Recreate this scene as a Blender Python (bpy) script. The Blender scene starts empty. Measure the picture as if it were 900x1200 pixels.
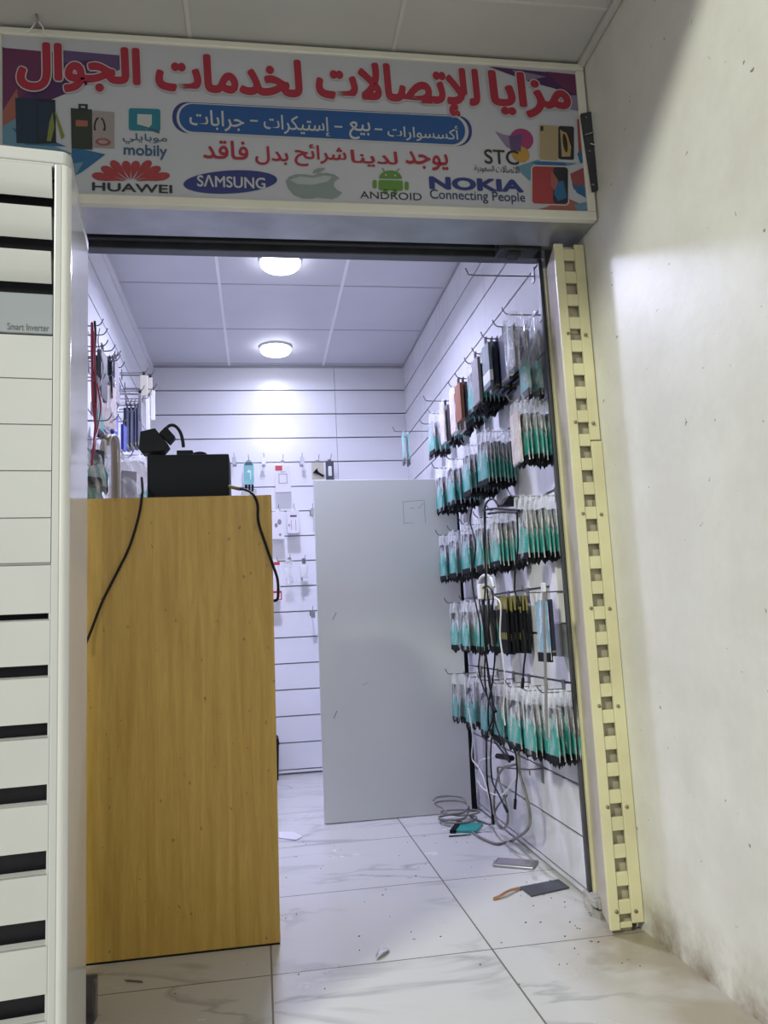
import bpy, bmesh, math, random
from mathutils import Vector, Matrix, noise as mnoise
random.seed(7)
S = bpy.context.scene
COL = S.collection

# ------------------------------------------------------------------ camera
H = 0.9
FPX = 930.83
RGT = Vector((0.98722001, -0.15180778, -0.04848759))
UPV = Vector((0.02649915, -0.14364886, 0.98927388))
FWD = Vector((0.15714466, 0.97791585, 0.13779025))
CAM = Vector((0, 0, H))
cd = bpy.data.cameras.new('camera')
cam = bpy.data.objects.new('camera', cd); COL.objects.link(cam)
cd.sensor_fit = 'VERTICAL'; cd.sensor_height = 24.0; cd.lens = FPX / 1200 * 24.0
cd.clip_start = 0.02; cd.clip_end = 100
cam.matrix_world = Matrix(((RGT.x, UPV.x, -FWD.x, 0), (RGT.y, UPV.y, -FWD.y, 0), (RGT.z, UPV.z, -FWD.z, H), (0, 0, 0, 1)))
S.camera = cam

# ------------------------------------------------------------------ world, lights, exposure
w = bpy.data.worlds.new('world'); S.world = w; w.use_nodes = True
bg = w.node_tree.nodes['Background']
bg.inputs[0].default_value = (0.95, 0.98, 1.0, 1); bg.inputs[1].default_value = 0.27
S.view_settings.view_transform = 'Standard'; S.view_settings.look = 'None'
S.view_settings.exposure = 0.0; S.view_settings.gamma = 1.0; S.view_settings.use_curve_mapping = False
S.cycles.transparent_max_bounces = 40
S.cycles.max_bounces = 10

def area(name, loc, target, power, color, size, shape='SQUARE', spread=180):
    d = bpy.data.lights.new(name, 'AREA'); d.energy = power; d.color = color; d.size = size; d.shape = shape
    d.spread = math.radians(spread)
    o = bpy.data.objects.new(name, d); COL.objects.link(o); o.location = loc
    o.rotation_euler = (Vector(target) - Vector(loc)).to_track_quat('-Z', 'Y').to_euler()
    return o
street = area('street_lamp_light', (-5.0, -3.6, 6.0), (1.0, 1.6, 0.8), 600, (0.97, 1.0, 0.86), 0.9)
area('front_fill_light', (0.3, -3.2, 2.3), (0.0, 2.0, 1.0), 24, (1.0, 0.99, 0.96), 1.6)  # unseen fill added to brighten sign, counter and wall from the front
LED_POWER, LED_COLOR = 38, (0.67, 0.685, 1.0)

# ------------------------------------------------------------------ helpers
def px(x, y, axis, val):
    """the point of the place seen at photo pixel (x, y) on the plane axis = val (metres)"""
    d = (x - 450) / FPX * RGT - (y - 600) / FPX * UPV + FWD
    t = (val - CAM[axis]) / d[axis]
    return CAM + t * d

MATS = {}
def mat(name, color, rough=0.5, metal=0.0, var=0.0, scale=8.0, bump=0.0, bscale=60.0, stretch=(1, 1, 1), spec=0.5, coat=0.0, color2=None):
    if name in MATS: return MATS[name]
    m = bpy.data.materials.new(name); m.use_nodes = True; MATS[name] = m
    nt = m.node_tree; b = nt.nodes['Principled BSDF']
    b.inputs['Base Color'].default_value = (*color, 1); b.inputs['Roughness'].default_value = rough
    b.inputs['Metallic'].default_value = metal; b.inputs['Specular IOR Level'].default_value = spec
    b.inputs['Coat Weight'].default_value = coat
    tc = nt.nodes.new('ShaderNodeTexCoord'); mp = nt.nodes.new('ShaderNodeMapping')
    mp.inputs['Scale'].default_value = stretch
    nt.links.new(tc.outputs['Object'], mp.inputs['Vector'])
    n = nt.nodes.new('ShaderNodeTexNoise'); n.inputs['Scale'].default_value = scale; n.inputs['Detail'].default_value = 5
    nt.links.new(mp.outputs['Vector'], n.inputs['Vector'])
    if var > 0:
        r = nt.nodes.new('ShaderNodeValToRGB')
        c2 = color2 if color2 else tuple(c * (1 - var) for c in color)
        r.color_ramp.elements[0].position = 0.35; r.color_ramp.elements[1].position = 0.65
        r.color_ramp.elements[0].color = (*c2, 1); r.color_ramp.elements[1].color = (*color, 1)
        nt.links.new(n.outputs['Fac'], r.inputs['Fac']); nt.links.new(r.outputs['Color'], b.inputs['Base Color'])
    if bump > 0:
        n2 = nt.nodes.new('ShaderNodeTexNoise'); n2.inputs['Scale'].default_value = bscale; n2.inputs['Detail'].default_value = 4
        nt.links.new(mp.outputs['Vector'], n2.inputs['Vector'])
        bp = nt.nodes.new('ShaderNodeBump'); bp.inputs['Strength'].default_value = bump; bp.inputs['Distance'].default_value = 0.01
        nt.links.new(n2.outputs['Fac'], bp.inputs['Height']); nt.links.new(bp.outputs['Normal'], b.inputs['Normal'])
    return m

class MB:
    """collects shapes of one part"""
    def __init__(s): s.v, s.f, s.mi, s.sm = [], [], [], []
    def add(s, vs, fs, m=0, smooth=False):
        o = len(s.v); s.v += [tuple(v) for v in vs]
        for f in fs: s.f.append([i + o for i in f]); s.mi.append(m); s.sm.append(smooth)
        return s
    def box(s, a, b, m=0):
        x0, y0, z0 = a; x1, y1, z1 = b
        return s.add([(x0,y0,z0),(x1,y0,z0),(x1,y1,z0),(x0,y1,z0),(x0,y0,z1),(x1,y0,z1),(x1,y1,z1),(x0,y1,z1)],
              [(0,3,2,1),(4,5,6,7),(0,1,5,4),(1,2,6,5),(2,3,7,6),(3,0,4,7)], m)
    def obox(s, c, ax, ay, az, m=0):
        """box by centre and three half-axis vectors"""
        c, ax, ay, az = map(Vector, (c, ax, ay, az))
        vs = [c + i*ax + j*ay + k*az for k in (-1,1) for (i,j) in ((-1,-1),(1,-1),(1,1),(-1,1))]
        return s.add(vs, [(0,3,2,1),(4,5,6,7),(0,1,5,4),(1,2,6,5),(2,3,7,6),(3,0,4,7)], m)
    def tube(s, pts, r, n=8, m=0, sub=6, cap=True, closed=False):
        P = smooth(pts, sub) if sub > 1 and len(pts) > 2 else [Vector(p) for p in pts]
        vs, fs = [], []
        T = (P[1] - P[0]).normalized()
        N = T.orthogonal().normalized()
        for i, p in enumerate(P):
            t = (P[min(i+1, len(P)-1)] - P[max(i-1, 0)])
            t = t.normalized() if t.length > 1e-9 else T
            N = (N - t * N.dot(t)); N = N.normalized() if N.length > 1e-6 else t.orthogonal().normalized()
            B = t.cross(N); T = t
            rr = r[min(i, len(r)-1)] if isinstance(r, (list, tuple)) else r
            for k in range(n):
                a = 2*math.pi*k/n; vs.append(p + rr*(math.cos(a)*N + math.sin(a)*B))
        for i in range(len(P)-1):
            for k in range(n):
                fs.append((i*n+k, i*n+(k+1)%n, (i+1)*n+(k+1)%n, (i+1)*n+k))
        s.add(vs, fs, m, True)
        if cap: s.add(vs[:n], [tuple(range(n-1,-1,-1))], m); s.add(vs[-n:], [tuple(range(n))], m)
        return s
    def prism(s, poly, ax, lo, hi, m=0):
        """2D polygon extruded along axis ax between lo and hi"""
        def P(p, t): return {0:(t,p[0],p[1]),1:(p[0],t,p[1]),2:(p[0],p[1],t)}[ax]
        n = len(poly); vs = [P(p,lo) for p in poly] + [P(p,hi) for p in poly]
        fs = [tuple(range(n-1,-1,-1)), tuple(range(n,2*n))] + [(i,(i+1)%n,n+(i+1)%n,n+i) for i in range(n)]
        return s.add(vs, fs, m)
    def lathe(s, prof, c, n=32, m=0, axis=2):
        vs, fs = [], []
        for r, h in prof:
            for k in range(n):
                a = 2*math.pi*k/n
                q = (r*math.cos(a), r*math.sin(a), h)
                q = {2:q, 1:(q[0],q[2],q[1]), 0:(q[2],q[0],q[1])}[axis]
                vs.append(Vector(c)+Vector(q))
        for i in range(len(prof)-1):
            for k in range(n): fs.append((i*n+k,i*n+(k+1)%n,(i+1)*n+(k+1)%n,(i+1)*n+k))
        s.add(vs, fs, m, True)
        s.add(vs[:n], [tuple(range(n-1,-1,-1))], m); s.add(vs[-n:], [tuple(range(n))], m)
        return s
    def mesh(s, name, mats):
        me = bpy.data.meshes.new(name); me.from_pydata([tuple(v) for v in s.v], [], s.f)
        for m in (mats if isinstance(mats, (list, tuple)) else [mats]): me.materials.append(m)
        for i, p in enumerate(me.polygons): p.material_index = s.mi[i]; p.use_smooth = s.sm[i]
        bm = bmesh.new(); bm.from_mesh(me); bmesh.ops.recalc_face_normals(bm, faces=bm.faces); bm.to_mesh(me); bm.free()
        return me
    def build(s, name, mats, parent=None, bevel=0, seg=2):
        o = bpy.data.objects.new(name, s.mesh(name, mats)); COL.objects.link(o)
        if parent: o.parent = parent
        if bevel:
            b = o.modifiers.new('bevel', 'BEVEL'); b.width = bevel; b.segments = seg; b.limit_method = 'ANGLE'; b.angle_limit = math.radians(40)
        return o

def soften(o, ang=50):
    for p in o.data.polygons: p.use_smooth = True
    o.data.set_sharp_from_angle(angle=math.radians(ang)); return o
def smooth(pts, sub):
    P = [Vector(p) for p in pts]; out = []
    for i in range(len(P)-1):
        p0, p1, p2, p3 = P[max(i-1,0)], P[i], P[i+1], P[min(i+2,len(P)-1)]
        for k in range(sub):
            t = k/sub
            out.append(0.5*((2*p1)+(-p0+p2)*t+(2*p0-5*p1+4*p2-p3)*t*t+(-p0+3*p1-3*p2+p3)*t**3))
    out.append(P[-1]); return out

def tag(o, label, cat=None, group=None, kind=None):
    o['label'] = label
    if cat: o['category'] = cat
    if group: o['group'] = group
    if kind: o['kind'] = kind
    return o
def empty(name, loc=(0,0,0), rz=0, rot=None):
    o = bpy.data.objects.new(name, None); COL.objects.link(o); o.location = loc
    o.rotation_euler = rot if rot else (0,0,rz); o.empty_display_size = 0.05
    return o
def struct(o, label, cat): return tag(o, label, cat, kind='structure')
def copy_tree(o, parent=None):
    c = o.copy(); COL.objects.link(c)
    if parent: c.parent = parent
    for ch in list(o.children): copy_tree(ch, c)
    return c

# ------------------------------------------------------------------ materials
def laminate(name, base, dirt):
    """glossy slat wall board with faint streaky dirt low down"""
    m = mat(name, base, 0.22, var=0.05, scale=3, spec=0.5)
    nt = m.node_tree; b = nt.nodes['Principled BSDF']
    tc = nt.nodes.new('ShaderNodeTexCoord'); mp = nt.nodes.new('ShaderNodeMapping'); mp.inputs['Scale'].default_value = (7, 7, 1.2)
    n = nt.nodes.new('ShaderNodeTexNoise'); n.inputs['Scale'].default_value = 2.2; n.inputs['Detail'].default_value = 6
    nt.links.new(tc.outputs['Object'], mp.inputs[0]); nt.links.new(mp.outputs[0], n.inputs['Vector'])
    r = nt.nodes.new('ShaderNodeValToRGB'); r.color_ramp.elements[0].position = 0.52; r.color_ramp.elements[1].position = 0.75
    r.color_ramp.elements[0].color = (0,0,0,1); r.color_ramp.elements[1].color = (dirt,dirt,dirt,1)
    nt.links.new(n.outputs['Fac'], r.inputs[0])
    mx = nt.nodes.new('ShaderNodeMix'); mx.data_type = 'RGBA'
    src = b.inputs['Base Color'].links[0].from_socket
    nt.links.new(r.outputs[0], mx.inputs[0]); nt.links.new(src, mx.inputs[6]); mx.inputs[7].default_value = (0.30,0.27,0.22,1)
    nt.links.new(mx.outputs[2], b.inputs['Base Color'])
    return m
M_slat = laminate('slat_board', (0.81,0.81,0.84), 0.0)
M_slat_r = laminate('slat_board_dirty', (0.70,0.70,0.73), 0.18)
M_groove = mat('groove_strip', (0.20,0.20,0.23), 0.35, metal=0.3)
M_groove_al = mat('groove_aluminium', (0.75,0.75,0.78), 0.3, metal=0.9)

def plaster():
    m = mat('outer_plaster', (0.775,0.765,0.71), 0.42, var=0.07, scale=2.5, bump=0.12, bscale=14)
    nt = m.node_tree; b = nt.nodes['Principled BSDF']
    geo = nt.nodes.new('ShaderNodeNewGeometry'); sep = nt.nodes.new('ShaderNodeSeparateXYZ')
    nt.links.new(geo.outputs['Position'], sep.inputs[0])
    mr = nt.nodes.new('ShaderNodeMapRange'); mr.inputs[1].default_value = 0.0; mr.inputs[2].default_value = 0.16; mr.inputs[3].default_value = 1.0; mr.inputs[4].default_value = 0.16
    nt.links.new(sep.outputs[2], mr.inputs[0])
    n = nt.nodes.new('ShaderNodeTexNoise'); n.inputs['Scale'].default_value = 5; n.inputs['Detail'].default_value = 9; n.inputs['Roughness'].default_value = 0.65
    nt.links.new(geo.outputs['Position'], n.inputs['Vector'])
    mu = nt.nodes.new('ShaderNodeMath'); mu.operation = 'MULTIPLY'
    r = nt.nodes.new('ShaderNodeValToRGB'); r.color_ramp.elements[0].position = 0.36; r.color_ramp.elements[1].position = 0.60
    nt.links.new(n.outputs['Fac'], r.inputs[0]); nt.links.new(r.outputs[0], mu.inputs[0]); nt.links.new(mr.outputs[0], mu.inputs[1])
    mx = nt.nodes.new('ShaderNodeMix'); mx.data_type = 'RGBA'
    nt.links.new(mu.outputs[0], mx.inputs[0]); nt.links.new(b.inputs['Base Color'].links[0].from_socket, mx.inputs[6]); mx.inputs[7].default_value = (0.25,0.20,0.14,1)
    # small chips and specks
    v = nt.nodes.new('ShaderNodeTexNoise'); v.inputs['Scale'].default_value = 38; v.inputs['Detail'].default_value = 2
    nt.links.new(geo.outputs['Position'], v.inputs['Vector'])
    r2 = nt.nodes.new('ShaderNodeValToRGB'); r2.color_ramp.elements[0].position = 0.735; r2.color_ramp.elements[1].position = 0.76
    nt.links.new(v.outputs['Fac'], r2.inputs[0])
    mx2 = nt.nodes.new('ShaderNodeMix'); mx2.data_type = 'RGBA'
    nt.links.new(r2.outputs[0], mx2.inputs[0]); nt.links.new(mx.outputs[2], mx2.inputs[6]); mx2.inputs[7].default_value = (0.22,0.19,0.16,1)
    nt.links.new(mx2.outputs[2], b.inputs['Base Color'])
    return m
M_plaster = plaster()

def tiles():
    m = bpy.data.materials.new('marble_tiles'); m.use_nodes = True; nt = m.node_tree; b = nt.nodes['Principled BSDF']
    N = nt.nodes.new; L = nt.links.new
    geo = N('ShaderNodeNewGeometry'); sep = N('ShaderNodeSeparateXYZ'); L(geo.outputs['Position'], sep.inputs[0])
    def math_(op, a, bb=None, c=None):
        n = N('ShaderNodeMath'); n.operation = op
        for i, q in enumerate((a, bb, c)):
            if q is None: continue
            if isinstance(q, (int, float)): n.inputs[i].default_value = q
            else: L(q, n.inputs[i])
        return n.outputs[0]
    u = math_('DIVIDE', math_('SUBTRACT', sep.outputs[0], 0.0045), 0.5985)
    v = math_('DIVIDE', math_('SUBTRACT', sep.outputs[1], 2.2555), 0.6065)
    fu, fv = math_('FLOOR', u), math_('FLOOR', v)
    def edge(t, size):
        fr = math_('FRACT', t); e = math_('MINIMUM', fr, math_('SUBTRACT', 1.0, fr)); return math_('MULTIPLY', e, size)
    e = math_('MINIMUM', edge(u, 0.5985), edge(v, 0.6065))
    grout = math_('LESS_THAN', e, 0.0025)
    comb = N('ShaderNodeCombineXYZ'); L(fu, comb.inputs[0]); L(fv, comb.inputs[1])
    wn = N('ShaderNodeTexWhiteNoise'); wn.noise_dimensions = '2D'; L(comb.outputs[0], wn.inputs['Vector'])
    sc = N('ShaderNodeVectorMath'); sc.operation = 'SCALE'; L(wn.outputs['Color'], sc.inputs[0]); sc.inputs['Scale'].default_value = 30
    ad = N('ShaderNodeVectorMath'); ad.operation = 'ADD'; L(geo.outputs['Position'], ad.inputs[0]); L(sc.outputs[0], ad.inputs[1])
    mp = N('ShaderNodeMapping'); mp.inputs['Rotation'].default_value = (0,0,math.radians(40)); mp.inputs['Scale'].default_value = (1.0,2.4,1)
    L(ad.outputs[0], mp.inputs[0])
    n = N('ShaderNodeTexNoise'); n.inputs['Scale'].default_value = 1.5; n.inputs['Detail'].default_value = 5; n.inputs['Distortion'].default_value = 0.6
    L(mp.outputs[0], n.inputs['Vector'])
    d = math_('ABSOLUTE', math_('SUBTRACT', n.outputs['Fac'], 0.5))
    mr = N('ShaderNodeMapRange'); mr.inputs[1].default_value = 0.0; mr.inputs[2].default_value = 0.035; mr.inputs[3].default_value = 0.85; mr.inputs[4].default_value = 0.0
    L(d, mr.inputs[0])
    n2 = N('ShaderNodeTexNoise'); n2.inputs['Scale'].default_value = 2.2; n2.inputs['Detail'].default_value = 3; L(ad.outputs[0], n2.inputs['Vector'])
    gate = N('ShaderNodeMapRange'); gate.inputs[1].default_value = 0.42; gate.inputs[2].default_value = 0.62; L(n2.outputs['Fac'], gate.inputs[0])
    vein = math_('MULTIPLY', mr.outputs[0], gate.outputs[0])
    c1 = N('ShaderNodeMix'); c1.data_type = 'RGBA'; L(vein, c1.inputs[0]); c1.inputs[6].default_value = (0.60,0.595,0.565,1); c1.inputs[7].default_value = (0.36,0.36,0.355,1)
    # outside tiles: dirt along the right wall, painted shade at left
    n3 = N('ShaderNodeTexNoise'); n3.inputs['Scale'].default_value = 3.5; n3.inputs['Detail'].default_value = 8; L(geo.outputs['Position'], n3.inputs['Vector'])
    wall = N('ShaderNodeMapRange'); wall.inputs[1].default_value = 0.70; wall.inputs[2].default_value = 0.97; L(sep.outputs[0], wall.inputs[0])
    out = N('ShaderNodeMapRange'); out.inputs[1].default_value = 2.75; out.inputs[2].default_value = 2.2; L(sep.outputs[1], out.inputs[0])
    left = N('ShaderNodeMapRange'); left.inputs[1].default_value = 0.05; left.inputs[2].default_value = -0.25; left.inputs[3].default_value = 0.0; left.inputs[4].default_value = 0.35; L(sep.outputs[0], left.inputs[0])  # shadow over the left tiles, painted into their colour
    wl = math_('ADD', math_('MULTIPLY', wall.outputs[0], math_('ADD', math_('MULTIPLY', n3.outputs['Fac'], 3.0), -0.55)), left.outputs[0])
    dirt_shade = math_('MULTIPLY', math_('MINIMUM', math_('MAXIMUM', wl, 0.0), 1.0), out.outputs[0])
    c2 = N('ShaderNodeMix'); c2.data_type = 'RGBA'; L(math_('MULTIPLY', dirt_shade, 0.88), c2.inputs[0]); L(c1.outputs[2], c2.inputs[6]); c2.inputs[7].default_value = (0.30,0.255,0.165,1)
    # specks
    n4 = N('ShaderNodeTexNoise'); n4.inputs['Scale'].default_value = 45; n4.inputs['Detail'].default_value = 1; L(geo.outputs['Position'], n4.inputs['Vector'])
    sp = N('ShaderNodeMapRange'); sp.inputs[1].default_value = 0.79; sp.inputs[2].default_value = 0.80; L(n4.outputs['Fac'], sp.inputs[0])
    c3 = N('ShaderNodeMix'); c3.data_type = 'RGBA'; L(sp.outputs[0], c3.inputs[0]); L(c2.outputs[2], c3.inputs[6]); c3.inputs[7].default_value = (0.12,0.11,0.10,1)
    c4 = N('ShaderNodeMix'); c4.data_type = 'RGBA'; L(grout, c4.inputs[0]); L(c3.outputs[2], c4.inputs[6]); c4.inputs[7].default_value = (0.19,0.17,0.14,1)
    L(c4.outputs[2], b.inputs['Base Color'])
    rr = N('ShaderNodeMapRange'); rr.inputs[3].default_value = 0.16; rr.inputs[4].default_value = 0.34; L(n3.outputs['Fac'], rr.inputs[0]); L(rr.outputs[0], b.inputs['Roughness'])
    return m
M_tile = tiles()

def wood():
    m = bpy.data.materials.new('oak_laminate'); m.use_nodes = True; nt = m.node_tree; b = nt.nodes['Principled BSDF']
    N = nt.nodes.new; L = nt.links.new
    geo = N('ShaderNodeNewGeometry')
    def nz(scale, st, det=5, dist=0):
        mp = N('ShaderNodeMapping'); mp.inputs['Scale'].default_value = st; L(geo.outputs['Position'], mp.inputs[0])
        n = N('ShaderNodeTexNoise'); n.inputs['Scale'].default_value = scale; n.inputs['Detail'].default_value = det; n.inputs['Distortion'].default_value = dist
        L(mp.outputs[0], n.inputs['Vector']); return n.outputs['Fac']
    r = N('ShaderNodeValToRGB'); e = r.color_ramp.elements
    e[0].position = 0.30; e[0].color = (0.46,0.275,0.050,1); e[1].position = 0.72; e[1].color = (0.61,0.395,0.095,1)
    L(nz(3.0, (14, 14, 0.8), 6, 0.6), r.inputs[0])
    r2 = N('ShaderNodeValToRGB'); e = r2.color_ramp.elements; e[0].position = 0.35; e[0].color = (0.80,0.80,0.80,1); e[1].position = 0.6; e[1].color = (1,1,1,1)
    L(nz(40.0, (6, 6, 0.5), 3), r2.inputs[0])
    mx = N('ShaderNodeMix'); mx.data_type = 'RGBA'; mx.blend_type = 'MULTIPLY'; mx.inputs[0].default_value = 0.4
    L(r.outputs[0], mx.inputs[6]); L(r2.outputs[0], mx.inputs[7])
    r3 = N('ShaderNodeValToRGB'); e = r3.color_ramp.elements; e[0].position = 0.715; e[0].color = (0,0,0,1); e[1].position = 0.75; e[1].color = (0.8,0.8,0.8,1)
    L(nz(48.0, (1.3, 1.3, 0.8), 2), r3.inputs[0])
    mx2 = N('ShaderNodeMix'); mx2.data_type = 'RGBA'; L(r3.outputs[0], mx2.inputs[0]); L(mx.outputs[2], mx2.inputs[6]); mx2.inputs[7].default_value = (0.19,0.12,0.045,1)
    L(mx2.outputs[2], b.inputs['Base Color']); b.inputs['Roughness'].default_value = 0.42
    return m
M_wood = wood()

def clear_film(name, tint=(1,1,1), alpha=0.22, bump=0.9, scale=70):
    m = bpy.data.materials.new(name); m.use_nodes = True; nt = m.node_tree
    N = nt.nodes.new; L = nt.links.new
    b = nt.nodes['Principled BSDF']; out = nt.nodes['Material Output']
    b.inputs['Base Color'].default_value = (*tint, 1); b.inputs['Roughness'].default_value = 0.16; b.inputs['Specular IOR Level'].default_value = 0.9
    tr = N('ShaderNodeBsdfTransparent'); mix = N('ShaderNodeMixShader')
    tc = N('ShaderNodeTexCoord'); mp = N('ShaderNodeMapping'); mp.inputs['Scale'].default_value = (1,1,0.35); L(tc.outputs['Object'], mp.inputs[0])
    n = N('ShaderNodeTexNoise'); n.inputs['Scale'].default_value = scale; n.inputs['Detail'].default_value = 3; L(mp.outputs[0], n.inputs['Vector'])
    bp = N('ShaderNodeBump'); bp.inputs['Strength'].default_value = bump; bp.inputs['Distance'].default_value = 0.02
    L(n.outputs['Fac'], bp.inputs['Height']); L(bp.outputs[0], b.inputs['Normal'])
    mr = N('ShaderNodeMapRange'); mr.inputs[1].default_value = 0.45; mr.inputs[2].default_value = 0.7; mr.inputs[3].default_value = alpha*0.5; mr.inputs[4].default_value = min(1, alpha*2.4)
    L(n.outputs['Fac'], mr.inputs[0]); L(mr.outputs[0], mix.inputs[0])
    L(tr.outputs[0], mix.inputs[1]); L(b.outputs[0], mix.inputs[2]); L(mix.outputs[0], out.inputs['Surface'])
    return m
M_bag = clear_film('clear_bag_film', (0.95,0.97,0.98), 0.26, 1.0, 48)
M_case_clear = clear_film('clear_hard_plastic', (0.85,0.87,0.9), 0.28, 0.3, 40)
M_teal = mat('teal_card', (0.035,0.34,0.30), 0.4, var=0.2, scale=20)
M_teal2 = mat('pale_teal_card', (0.20,0.52,0.50), 0.45, var=0.2, scale=20)
M_black = mat('black_plastic', (0.007,0.008,0.011), 0.6, var=0.3, scale=30, spec=0.2)
M_blackbox = mat('black_painted_steel', (0.007,0.008,0.012), 0.6, var=0.25, scale=6, spec=0.15)
M_dark = mat('dark_grey_case', (0.06,0.065,0.08), 0.4, var=0.3, scale=30)
M_navy = mat('navy_case', (0.015,0.022,0.055), 0.4, var=0.2, scale=12)
M_blue = mat('blue_case', (0.03,0.05,0.33), 0.4, var=0.2, scale=12)
M_brown = mat('brown_case', (0.25,0.085,0.04), 0.5, var=0.2, scale=12)
M_pink = mat('pale_pink_pack', (0.62,0.52,0.50), 0.45, var=0.2, scale=18)
M_grey = mat('grey_case', (0.27,0.25,0.27), 0.45, var=0.2, scale=16)
M_slate = mat('slate_blue_case', (0.13,0.17,0.21), 0.4, var=0.2, scale=16)
M_yel = mat('dull_yellow_print', (0.27,0.24,0.075), 0.5, var=0.3, scale=60)
M_ltblue = mat('light_blue_card', (0.14,0.36,0.50), 0.4, var=0.3, scale=9, stretch=(1,1,0.6))
M_white = mat('white_plastic', (0.74,0.74,0.74), 0.4, var=0.06, scale=12)
M_white2 = mat('white_carton', (0.72,0.70,0.72), 0.5, var=0.05, scale=12)
M_red = mat('red_print', (0.50,0.035,0.05), 0.45, var=0.1, scale=12)
M_cream_tag = mat('cream_tag', (0.55,0.53,0.42), 0.5, var=0.1, scale=14)
M_tan = mat('tan_band', (0.36,0.30,0.22), 0.55, var=0.15, scale=10)
M_wire = mat('dark_chrome_wire', (0.25,0.24,0.26), 0.32, metal=0.8, var=0.2, scale=20)
M_alu = mat('brushed_aluminium', (0.42,0.43,0.44), 0.35, metal=0.85, var=0.15, scale=10)
M_darkframe = mat('dark_aluminium', (0.10,0.105,0.115), 0.33, metal=0.5, var=0.25, scale=9)
M_shut = mat('shutter_steel', (0.045,0.048,0.055), 0.5, metal=0.3, var=0.3, scale=8)
M_cable = mat('black_cable_rubber', (0.008,0.008,0.009), 0.55, var=0.2, scale=30, spec=0.25)
M_cable_g = mat('grey_cable_rubber', (0.22,0.21,0.20), 0.5, var=0.2, scale=30)
M_cable_w = mat('white_cable_rubber', (0.72,0.72,0.70), 0.45, var=0.1, scale=30)
M_cable_r = mat('red_cable_rubber', (0.33,0.03,0.06), 0.45, var=0.2, scale=30)
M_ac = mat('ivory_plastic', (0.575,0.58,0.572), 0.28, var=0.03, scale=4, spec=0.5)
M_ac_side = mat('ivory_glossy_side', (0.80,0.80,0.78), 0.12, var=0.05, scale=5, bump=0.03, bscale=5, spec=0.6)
M_ac_low = mat('ivory_grille', (0.59,0.59,0.585), 0.38, var=0.05, scale=6)
M_ac_dark = mat('dark_vent', (0.02,0.02,0.028), 0.6, var=0.2, scale=9)
M_ac_panel = mat('silver_display_strip', (0.33,0.36,0.385), 0.33, metal=0.25, var=0.05, scale=5)
M_ac_text = mat('dark_grey_print', (0.12,0.13,0.14), 0.5, var=0.1, scale=50)
M_sign_white = mat('sign_vinyl', (0.405,0.41,0.45), 0.5, var=0.04, scale=5)
M_sign_frame = mat('sign_cream_trim', (0.66,0.64,0.55), 0.35, var=0.1, scale=5)
M_sign_under = mat('galvanised_sheet', (0.43,0.45,0.47), 0.32, metal=0.7, var=0.25, scale=7, bump=0.15, bscale=9)
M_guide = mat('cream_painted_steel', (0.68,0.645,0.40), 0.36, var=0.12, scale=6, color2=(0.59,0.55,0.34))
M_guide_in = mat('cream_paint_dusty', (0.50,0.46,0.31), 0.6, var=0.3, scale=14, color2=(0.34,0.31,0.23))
M_guide_side = mat('beige_painted_steel', (0.56,0.50,0.42), 0.30, var=0.12, scale=6)
M_screw = mat('brass_screw', (0.30,0.26,0.17), 0.4, metal=0.8, var=0.2, scale=50)
M_panel = mat('grey_laminate', (0.68,0.71,0.70), 0.36, var=0.06, scale=2.2)
M_ceil_in = mat('ceiling_tile_white', (0.60,0.60,0.64), 0.6, var=0.05, scale=3)
M_ceil_out = mat('ceiling_tile_grey', (0.53,0.525,0.51), 0.6, var=0.08, scale=3)
M_seam = mat('ceiling_batten', (0.80,0.80,0.82), 0.5, var=0.04, scale=5)
M_seam_o = mat('grey_ceiling_batten', (0.60,0.59,0.57), 0.6, var=0.1, scale=5)
M_seam_d = mat('ceiling_joint', (0.40,0.40,0.43), 0.6, var=0.1, scale=5)
M_conc = mat('grey_render', (0.35,0.34,0.32), 0.8, var=0.2, scale=6)

# ------------------------------------------------------------------ structure
XR, XL, YB, ZC = 1.0, -0.66, 5.112, 2.615
XO = 1.051
mb = MB(); mb.box((-2.6,-2.5,-0.1),(XO+0.15,YB+0.15,0.0))
struct(mb.build('floor', M_tile), 'white marble look porcelain tile floor with grey grout and dirt', 'floor')

PITCH = 0.1613
GR = [2.448 - PITCH*k for k in range(16)]
def slats_z():
    edges = [ZC] + GR + [0.012]; out = []
    for i in range(len(edges)-1):
        top = edges[i] - (0.0045 if i else 0.0); bot = edges[i+1] + (0.0045 if i < len(edges)-2 else 0)
        if top - bot > 0.004: out.append((bot, top))
    return out
def slat_wall(name, axis, face, depth_sign, lo, hi, joints, m):
    """boards proud of a backing slab; axis = normal axis, face = front face coordinate"""
    mb = MB(); t = 0.014
    f2 = face + depth_sign*t; f3 = face + depth_sign*0.05
    segs = [lo] + joints + [hi]
    for k in range(len(segs)-1):
        a, b2 = segs[k] + (0.0012 if k else 0), segs[k+1] - (0.0012 if k < len(segs)-2 else 0)
        for (z0, z1) in slats_z():
            A = (min(face,f2), a, z0) if axis == 0 else (a, min(face,f2), z0)
            B = (max(face,f2), b2, z1) if axis == 0 else (b2, max(face,f2), z1)
            mb.box(A, B, 0)
    A = (min(f2,f3), lo, 0) if axis == 0 else (lo, min(f2,f3), 0)
    B = (max(f2,f3), hi, ZC+0.02) if axis == 0 else (hi, max(f2,f3), ZC+0.02)
    mb.box(A, B, 1)
    for g in GR:   # metal lip in the lower half of each groove
        a0, a1 = face + depth_sign*0.004, f2
        A = (min(a0,a1), lo, g-0.0048) if axis == 0 else (lo, min(a0,a1), g-0.0048)
        B = (max(a0,a1), hi, g-0.0026) if axis == 0 else (hi, max(a0,a1), g-0.0026)
        mb.box(A, B, 2)
    return mb.build(name, [m, M_groove, M_groove_al])
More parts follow.
